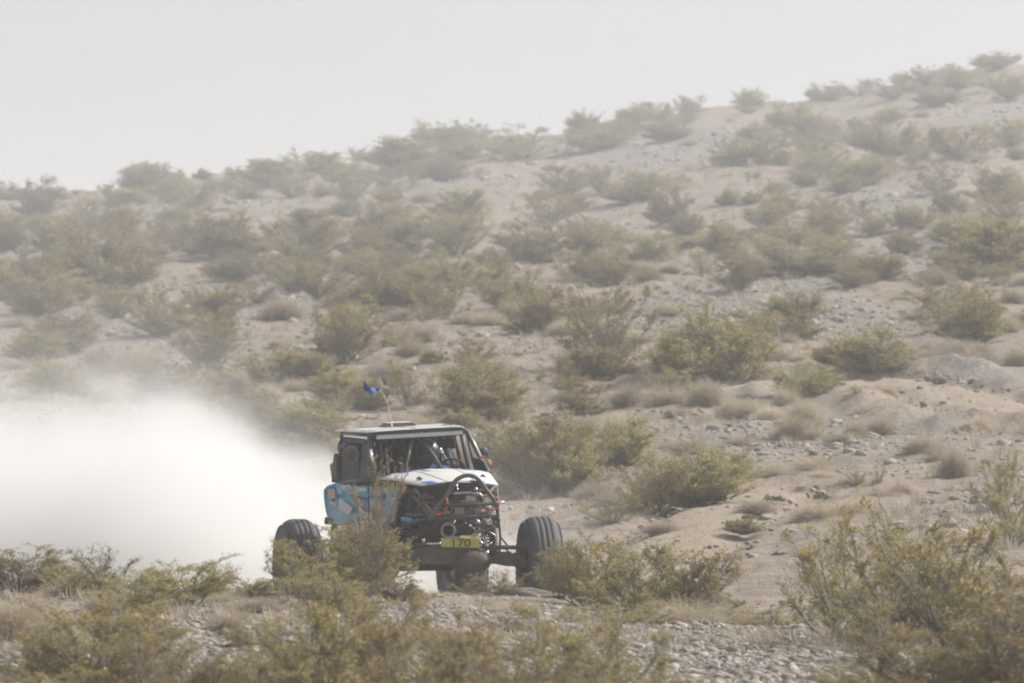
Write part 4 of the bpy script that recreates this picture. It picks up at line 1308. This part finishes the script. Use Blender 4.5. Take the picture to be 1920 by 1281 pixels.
hood_patch(6, 8, 0, 2, simple_mat('tan_dust_film', (0.52, 0.49, 0.44), .6, 0, .1, 8, .3), 'decal')
m = MB()
for (px_, r_, y_) in ((786, 900, .15), (905, 896, .25), (719, 894.5, .95)):
    c = L(px_, r_, y_) + Vector((0, 0, .012)); m.box(c, (.055, .05, .02), None, .006); m.lathe([(0, .016), (.022, .014), (.022, 0)], c, (0, 0, 1), 12)
m.build('hood_latch', M_BLK, hood)
m = MB()
for i in (5, 11): m.tube([HROWS[j][i] + Vector((0, 0, .002)) for j in range(NY + 1)], .003, 5)
for j in range(0, NY + 1, 2):
    for i in (0, NX): m.lathe([(0, .009), (.006, .007), (.006, 0)], HROWS[j][i] + Vector((.03 if i == 0 else -.03, 0, .004)), (0, 0, 1), 8)
m.build('hood_fasteners', M_STEEL, hood)
# grille / nose pieces
m = MB(); m.plate([L(790, 912, -.02), L(930, 911, .03), L(932, 926, .06), L(800, 930, .0)], .015); m.plate([L(852, 902, -.12), L(904, 902, -.12), L(900, 911, -.1), L(856, 911, -.1)], .01); m.build('nose_shroud', M_BLK2, car)

# engine bay: radiator core, block, covers, lines
m = MB()
m.box(Vector((0, .55, 1.02)), (.66, .55, .55), None, .03)
m.box(Vector((0, .42, .78)), (.5, .4, .3), None, .04)
for k in range(5): m.tube([(-.24 + .02 * k, .22 - .01 * k, .95), (-.30, .18, .84), (-.28, .2, .72)], .022, 8)
m.build('engine', M_BLK2, car)
m = MB(); m.box(L(878, 925, .12), (.30, .05, .16), None, .01)
for k in range(9): m.box(L(858, 918 + k * 2.2, .085), (.001, .001, .001))
m = MB(); m.box(L(876, 922, .10), (.26, .05, .13), None, .008)
for k in range(6): m.box(L(876, 915 + k * 3, .07), (.24, .008, .006))
m.build('radiator', M_BLK, car)
gh = np.random.default_rng(14)
for nm, mt, cnt_, rr_ in (('engine_hoses', M_BLK2, 26, (.006, .013)), ('wiring', M_AXLE, 22, (.003, .006)), ('steel_lines', M_STEEL, 9, (.003, .006))):
    m = MB()
    for k in range(cnt_):
        p0 = L(gh.uniform(775, 930), gh.uniform(918, 1005), gh.uniform(-.25, .25)); pts = [p0]
        d = Vector((gh.normal(), gh.normal() * .4, gh.normal())) * .07
        for q in range(4):
            d = d * .7 + Vector((gh.normal(), gh.normal() * .4, gh.normal())) * .045; pts.append(pts[-1] + d)
        pts = [Vector((min(.42, max(-.40, p.x)), max(-.30, p.y), min(1.27, max(.72, p.z)))) for p in pts]
        m.tube(pts, float(gh.uniform(*rr_)), 6, curve=4)
    m.build(nm, mt, car)
m = MB()
for k in range(16):
    m.box(L(gh.uniform(780, 925), gh.uniform(920, 1000), gh.uniform(-.15, .2)), (gh.uniform(.03, .09), .05, gh.uniform(.02, .07)), Matrix.Rotation(gh.uniform(-.4, .4), 3, 'Y'), .005)
m.build('engine_brackets', M_AXLE, car)
# winch
m = MB(); wy = -.30
m.tube([L(852, 933, wy), L(902, 929, wy)], .038, 16); m.build('winch_drum', M_BLK2, car)
m = MB(); m.box(L(866, 924.5, wy), (.20, .14, .018), Matrix.Rotation(-.05, 3, 'Y'), .006); m.tube([L(885, 926, wy - .08), L(900, 927, wy - .08), L(908, 938, wy - .08)], .011, 8, curve=4)
m.box(L(882, 935, wy - .06), (.11, .05, .05), Matrix.Rotation(.15, 3, 'Y'), .01); m.lathe([(0, .018), (.03, .018), (.03, 0)], L(892, 920, wy), (0, 0, 1), 12); m.build('winch_housing', M_STEEL, car)
m = MB(); m.box(L(882, 941, wy - .1), (.20, .03, .022), Matrix.Rotation(.08, 3, 'Y'), .004)
m.box(L(862, 958, -.40), (.115, .02, .075), None, .008); m.box(L(867, 970, -.41), (.19, .03, .022), None, .004); m.box(L(838, 961, -.41), (.065, .02, .035), None, .006)
m.box(L(903, 958, -.40), (.16, .02, .07), None, .008); m.box(L(818, 971, -.42), (.14, .02, .018), None, .004); m.plate([L(885, 1000, -.05), L(906, 990, -.05), L(906, 1010, -.05), L(898, 1004, -.05)], .01)
m.build('skid_bracket', M_TAN, car)
m = MB(); m.box(L(872, 957, -.405), (.02, .02, .05)); m.box(L(851, 940, -.38), (.10, .03, .03)); m.build('bracket_slot', M_BLK2, car)
m = MB(); m.tube([L(906, 932, -.38), L(920, 930.5, -.40), L(932, 934, -.42), L(935, 944, -.44), L(933, 953, -.44), L(922, 957, -.43), L(912, 952, -.42), L(904, 944, -.4)], .0085, 8, curve=4)
m.build('tow_loop', M_RED, car)
m = MB(); m.tube([L(836, 932, -.40), L(838, 940, -.42), L(838, 950, -.42), L(833, 958, -.42)], .014, 8, curve=3); m.box(L(823, 964, -.44), (.065, .02, .03), None, .008); m.tube([L(836, 960, -.41), L(818, 967, -.42)], .009, 8); m.build('red_line', M_RED, car)
m = MB(); m.tube([L(929.5, 942, -.46), L(946, 942, -.46)], .011, 10); m.build('hitch_pin', M_CHROME, car)
m = MB(); m.tube([L(892, 973, -.3), L(906, 987, -.25)], .010, 8); m.tube([L(856, 908, -.3), L(858, 918, -.3)], .010, 8)
m.box(L(906, 957, -.44), (.05, .02, .03), None, .008); m.lathe([(0, .016), (.02, .016), (.02, 0)], L(917, 951, -.44), (0, -1, 0), 12); m.box(L(802, 972, -.2), (.05, .03, .02), None, .005)
m.lathe([(0, .012), (.02, .012), (.02, 0)], L(840, 911, -.2), (0, 0, 1), 10)
m.build('bright_fittings', M_CHROME, car)
m = MB(); cr = L(840, 995, -.18)
m.tube([cr + Vector((math.cos(a) * .0665, 0, math.sin(a) * .0665)) for a in np.linspace(0, 2 * math.pi, 33)], .0135, 10, cap=False)
m.build('hose_ring', simple_mat('faded_hose', (0.30, 0.28, 0.30), .6, 0, .12, 12, .2), car)
m = MB(); m.lathe([(0, .05), (.15, .05)], cr, (0, 1, 0), 24); m.lathe([(.14, .05), (.14, 0)], cr, (0, 1, 0), 24); m.build('intake_duct', M_BLK2, car)
def lamp(px_, row_, y_, r_):
    c = L(px_, row_, y_); m = MB(); m.lathe([(0, r_), (.01, r_ * 1.08), (.05, r_ * .9), (.07, 0)], c, (-.15, 1, 0), 24); o = m.build('headlight', M_BLK, car)
    m = MB(); m.lathe([(-.002, r_), (-.012, r_ * .7), (-.018, 0)], c, (-.15, 1, 0), 24); m.build('lens', M_ORANGE, o)
lamp(805, 925, .02, .062); lamp(926, 921, .05, .035); lamp(914.5, 870, 1.2, .048)
m = MB(); m.lathe([(0, 0), (0, .048), (.02, .056), (.04, .05), (.05, 0)], L(909, 849, 1.35), (-.3, 1, .1), 24); m.tube([L(909, 855, 1.35), L(900, 862, 1.2)], .008, 8); m.tube([L(914, 878, 1.2), L(913, 884, 1.1)], .008, 8)
m.build('side_mirror', M_BLK, car)
m = MB(); m.box(L(783, 978, .1), (.05, .05, .06), None, .01); m.build('coolant_cap', M_CYAN, car)
m = MB(); m.box(L(770, 1020, .3), (.05, .2, .10), None, .02); m.box(L(742, 1000, .6), (.28, .2, .22), None, .03); m.box(L(806, 1003, .25), (.16, .2, .09), None, .03); m.build('sump_guard', M_BLK2, car)

# shift lever knob / inner bars seen shining in the cab
m = MB(); m.lathe([(-.028, 0), (-.02, .02), (0, .03), (.02, .02), (.028, 0)], L(824.5, 844, 1.5), (0, 0, 1), 14); m.lathe([(-.02, 0), (-.015, .02), (0, .028), (.02, 0)], L(827.5, 848.5, 1.48), (0.2, 0, 1), 14)
m.tube([L(828, 850, 1.5), L(832, 871, 1.45)], .009, 8); m.tube([L(831, 850, 1.5), L(842, 872, 1.42)], .009, 8); m.build('fire_bottle_valve', M_CHROME, car)
m = MB(); m.tube([L(838, 842, 1.9), L(842, 856, 1.88), L(851, 876, 1.8)], .035, 10); m.build('seat_belt', simple_mat('blue_grey_webbing', (.10, .13, .20), .8, 0, .2, 30, .3), car)

# whip aerial and flag
m = MB(); w0 = L(735, 801, 1.85)
m.tube([w0 + Vector((0, 0, -.01)), L(733.5, 790, 1.85)], [.013, .007], 10)
m.tube([L(733.5, 790, 1.85), L(731, 775, 1.86), L(727, 757, 1.88), L(720, 742, 1.9), L(711, 729, 1.92)], [.0034, .0022], 8, curve=4)
ae = m.build('whip_aerial', simple_mat('white_fibreglass', (.62, .62, .62), .4, 0, .05, 8, .1), car)
m = MB(); rows = []
for j in range(7):
    v = j / 6; row = []
    for i in range(9):
        t = i / 8
        px_ = 711.5 - 31 * t + 1.5 * math.sin(v * 3); top_ = 727.5 - 3 * t + 3 * math.sin(t * 3.1) - 26 * max(0, t - .5); bot_ = 733 + 9.0 * math.sin(t * 2.6) - 7 * t
        if t > .8: bot_ -= 3 * (t - .8) * 5
        row.append(L(px_, top_ * (1 - v) + bot_ * v, 1.92 + .05 * math.sin(t * 7 + v * 2)))
    rows.append(row)
m.grid(rows, .002); m.build('flag', simple_mat('blue_flag_cloth', (0.03, 0.10, 0.40), .8, 0, .15, 9, 0), ae, 'blue safety flag')

# ---- the driver, strapped in behind the windscreen bars: one continuous figure
def skin_person():
    me = bpy.data.meshes.new('person'); S = 0.27
    J = dict(pel=(S, 2.02, 1.03, .135), belly=(S, 2.06, 1.18, .145), chest=(S, 2.08, 1.34, .165), neck=(S, 2.05, 1.47, .065), head0=(S, 2.02, 1.54, .085),
             sl=(S - .19, 2.04, 1.41, .070), el=(S - .27, 1.86, 1.19, .048), wl=(S - .12, 1.60, 1.26, .034), hl=(S - .08, 1.53, 1.30, .036),
             sr=(S + .19, 2.04, 1.41, .070), er=(S + .27, 1.86, 1.20, .048), wr=(S + .13, 1.60, 1.27, .034), hr=(S + .09, 1.53, 1.31, .036),
             tl=(S - .10, 1.95, 1.02, .085), kl=(S - .14, 1.50, 1.10, .062), al=(S - .13, 1.16, .86, .042), fl=(S - .13, 1.04, .88, .035),
             tr=(S + .10, 1.95, 1.02, .085), kr=(S + .14, 1.50, 1.10, .062), ar=(S + .13, 1.16, .86, .042), fr=(S + .13, 1.04, .88, .035))
    names = list(J); E = [('pel', 'belly'), ('belly', 'chest'), ('chest', 'neck'), ('neck', 'head0'), ('chest', 'sl'), ('sl', 'el'), ('el', 'wl'), ('wl', 'hl'),
         ('chest', 'sr'), ('sr', 'er'), ('er', 'wr'), ('wr', 'hr'), ('pel', 'tl'), ('tl', 'kl'), ('kl', 'al'), ('al', 'fl'), ('pel', 'tr'), ('tr', 'kr'), ('kr', 'ar'), ('ar', 'fr')]
    V = [J[n][:3] for n in names]; rad = [J[n][3] for n in names]; Ed = [(names.index(a), names.index(b)) for a, b in E]
    # five gloved fingers closing on the wheel rim
    for hnd, sg in (('hl', 1), ('hr', -1)):
        hx, hy, hz, _ = J[hnd]; hi = names.index(hnd)
        for k in range(5):
            b = len(V); off = (k - 2) * .019
            if k == 4: pts = [(hx + sg * .03, hy + .01, hz + .01), (hx + sg * .05, hy - .02, hz + .03)]
            else: pts = [(hx + sg * .01, hy - .035, hz + off + .01), (hx + sg * .03, hy - .055 - .004 * k, hz + off + .012), (hx + sg * .045, hy - .03, hz + off + .01)]
            V += pts; rad += [.010] * len(pts); Ed.append((hi, b)); Ed += [(b + i, b + i + 1) for i in range(len(pts) - 1)]
    me.from_pydata(V, Ed, []); o = obj('person', me)
    sk = o.modifiers.new('skin', 'SKIN'); sv = me.skin_vertices[0].data
    for i, r_ in enumerate(rad): sv[i].radius = (r_, r_)
    sv[0].use_root = True
    sub = o.modifiers.new('sub', 'SUBSURF'); sub.levels = 2; sub.render_levels = 2
    me.materials.append(M_SUIT)
    bpy.context.view_layer.update()
    m2 = bpy.data.meshes.new_from_object(o.evaluated_get(bpy.context.evaluated_depsgraph_get()))
    bpy.data.objects.remove(o); m2.materials.clear(); m2.materials.append(M_SUIT)
    m2.polygons.foreach_set('use_smooth', [True] * len(m2.polygons))
    p = obj('person', m2); p.location = car.location; p.rotation_euler = car.rotation_euler
    tag(p, 'helmeted driver in blue suit seated behind the windscreen bars', 'driver')
    hc = Vector((S, 1.99, 1.60))
    h = MB(); prof = []
    n = 14; 
    V = []; F = []
    for i in range(n + 1):
        th = math.pi * i / n
        for k in range(24):
            ph = 2 * math.pi * k / 24
            x, y, z = math.sin(th) * math.cos(ph), math.sin(th) * math.sin(ph), math.cos(th)
            rx, ry, rz = .125, .150, .145
            if z < -.2: rx *= 1 - .25 * (-.2 - z); 
            if y < 0 and z < .0: ry *= 1.12          # chin bar
            V.append(hc + Vector((x * rx, y * ry, z * rz)))
    for i in range(n):
        for k in range(24):
            a, b = i * 24 + k, i * 24 + (k + 1) % 24; F.append((a, a + 24, b + 24, b))
    h.add(V, F, True); he = h.build('helmet', M_HELM, p)
    v = MB(); V = []; F = []
    for i in range(6):
        for k in range(13):
            ph = -math.pi / 2 + (k - 6) / 6 * 1.15; z = .30 - i * .11
            c_ = math.sqrt(1 - z * z)
            V.append(hc + Vector((math.cos(ph) * c_ * .130, math.sin(ph) * c_ * .158, z * .148)))
    for i in range(5):
        for k in range(12): a = i * 13 + k; F.append((a, a + 1, a + 14, a + 13))
    v.add(V, F, True); v.build('visor', M_SKIN, p)
    return p
skin_person()
# ---------------------------------------------------------------- air: haze and dust
def box_mesh(name, lo, hi, mat):
    x0, y0, z0 = lo; x1, y1, z1 = hi
    V = [(x0, y0, z0), (x1, y0, z0), (x1, y1, z0), (x0, y1, z0), (x0, y0, z1), (x1, y0, z1), (x1, y1, z1), (x0, y1, z1)]
    F = [(3, 2, 1, 0), (4, 5, 6, 7), (0, 1, 5, 4), (1, 2, 6, 5), (2, 3, 7, 6), (3, 0, 4, 7)]
    return mesh_np(name, V, F, mat)
def vol_mat(name, color, density, aniso):
    T = NT(name); T.n.remove(T.b)
    v = T.node('VolumePrincipled'); v.inputs['Color'].default_value = (*color, 1)
    v.inputs['Density'].default_value = density; v.inputs['Anisotropy'].default_value = aniso
    T.link(v.outputs[0], T.out.inputs['Volume'])
    return T, v
HAZE_D = 0.0012
T, v = vol_mat('haze_air', (0.93, 0.935, 0.95), HAZE_D, 0.35)
o = obj('haze', box_mesh('haze', (-7600, -40, -62), (7600, 2560, 30), T.m))
tag(o, 'thin pale dusty haze filling the desert air', kind='stuff')

# thin dust still hanging over the hill, thicker to the left
T, v = vol_mat('dust_veil_air', (0.90, 0.925, 0.955), 0.0034, 0.35)
o = obj('dust_veil', box_mesh('dust_veil', (-60, 122, -20), (80, 320, 26), T.m))
tag(o, 'thin veil of dust hanging over the hillside', 'dust', kind='stuff')

# the plume thrown up behind the wheels
def plume():
    T = NT('dust_plume_air'); T.n.remove(T.b)
    v = T.node('VolumePrincipled'); v.inputs['Color'].default_value = (0.905, 0.90, 0.888, 1); v.inputs['Anisotropy'].default_value = 0.2
    co = T.coords('Object'); s = T.node('SeparateXYZ'); T.link(co, s.inputs[0])
    def M(op, a, b=None, c=None, clamp=False):
        x = T.node('Math', operation=op); x.use_clamp = clamp
        for i, q in enumerate((a, b, c)):
            if q is None: continue
            if isinstance(q, (int, float)): x.inputs[i].default_value = q
            else: T.link(q, x.inputs[i])
        return x.outputs[0]
    X, Y, Z = s.outputs[0], s.outputs[1], s.outputs[2]
    n1 = T.noise(co, 0.42, 6, 0.62); n2 = T.noise(co, 2.2, 4, 0.6)
    # top of the plume: low by the rear wheels, higher to the left
    mr = T.node('MapRange'); mr.interpolation_type = 'SMOOTHSTEP'
    mr.inputs['From Min'].default_value = -0.7; mr.inputs['From Max'].default_value = -4.2
    mr.inputs['To Min'].default_value = 0.60; mr.inputs['To Max'].default_value = 2.55; T.link(X, mr.inputs['Value'])
    h = M('ADD', mr.outputs[0], M('MULTIPLY', M('SUBTRACT', n1, 0.5), 3.2))
    soft = T.node('MapRange'); soft.inputs['From Min'].default_value = -1.0; soft.inputs['From Max'].default_value = -6.5
    soft.inputs['To Min'].default_value = 0.9; soft.inputs['To Max'].default_value = 3.0; T.link(X, soft.inputs['Value'])
    fz = M('DIVIDE', M('SUBTRACT', h, Z), soft.outputs[0], clamp=True)
    # front face: starts just behind the rear axle line, further back on the right
    fy = M('MULTIPLY', M('SUBTRACT', M('ADD', Y, M('MULTIPLY', n2, 0.8)), 0.5), 1.4, clamp=True)
    fr = M('MULTIPLY', M('SUBTRACT', M('ADD', 0.0, M('MULTIPLY', n1, 0.9)), X), 1.2, clamp=True)
    n3 = T.noise(co, 1.1, 6, 0.65)
    # torn edges: where the plume thins out, only the thick billows remain
    wisp = M('MULTIPLY', M('SUBTRACT', M('ADD', n3, M('MULTIPLY', fz, 1.1)), 0.60), 2.4, clamp=True)
    d = M('MULTIPLY', M('MULTIPLY', M('MULTIPLY', fz, wisp), fy), fr)
    d = M('MULTIPLY', d, M('ADD', 0.15, M('MULTIPLY', n2, 1.3)))
    d = M('MULTIPLY', d, 1.7)
    # the faint veil that hangs above and round the thick part
    thin = M('DIVIDE', M('SUBTRACT', M('ADD', h, 1.5), Z), 2.2, clamp=True)
    fr2 = M('MULTIPLY', M('SUBTRACT', 1.5, X), 0.5, clamp=True)
    thin = M('MULTIPLY', M('MULTIPLY', M('MULTIPLY', thin, thin), M('MULTIPLY', fy, fr2)), M('MULTIPLY', n3, 0.11))
    T.link(M('ADD', d, thin), v.inputs['Density']); T.link(v.outputs[0], T.out.inputs['Volume'])
    o = obj('dust_cloud', box_mesh('dust_cloud', (-12, -0.5, -0.6), (2.6, 9.0, 5.6), T.m))
    o.location = (0.0, 63.6, -3.05)
    tag(o, 'dense white dust plume thrown up behind the buggy', 'dust', kind='stuff')
plume()
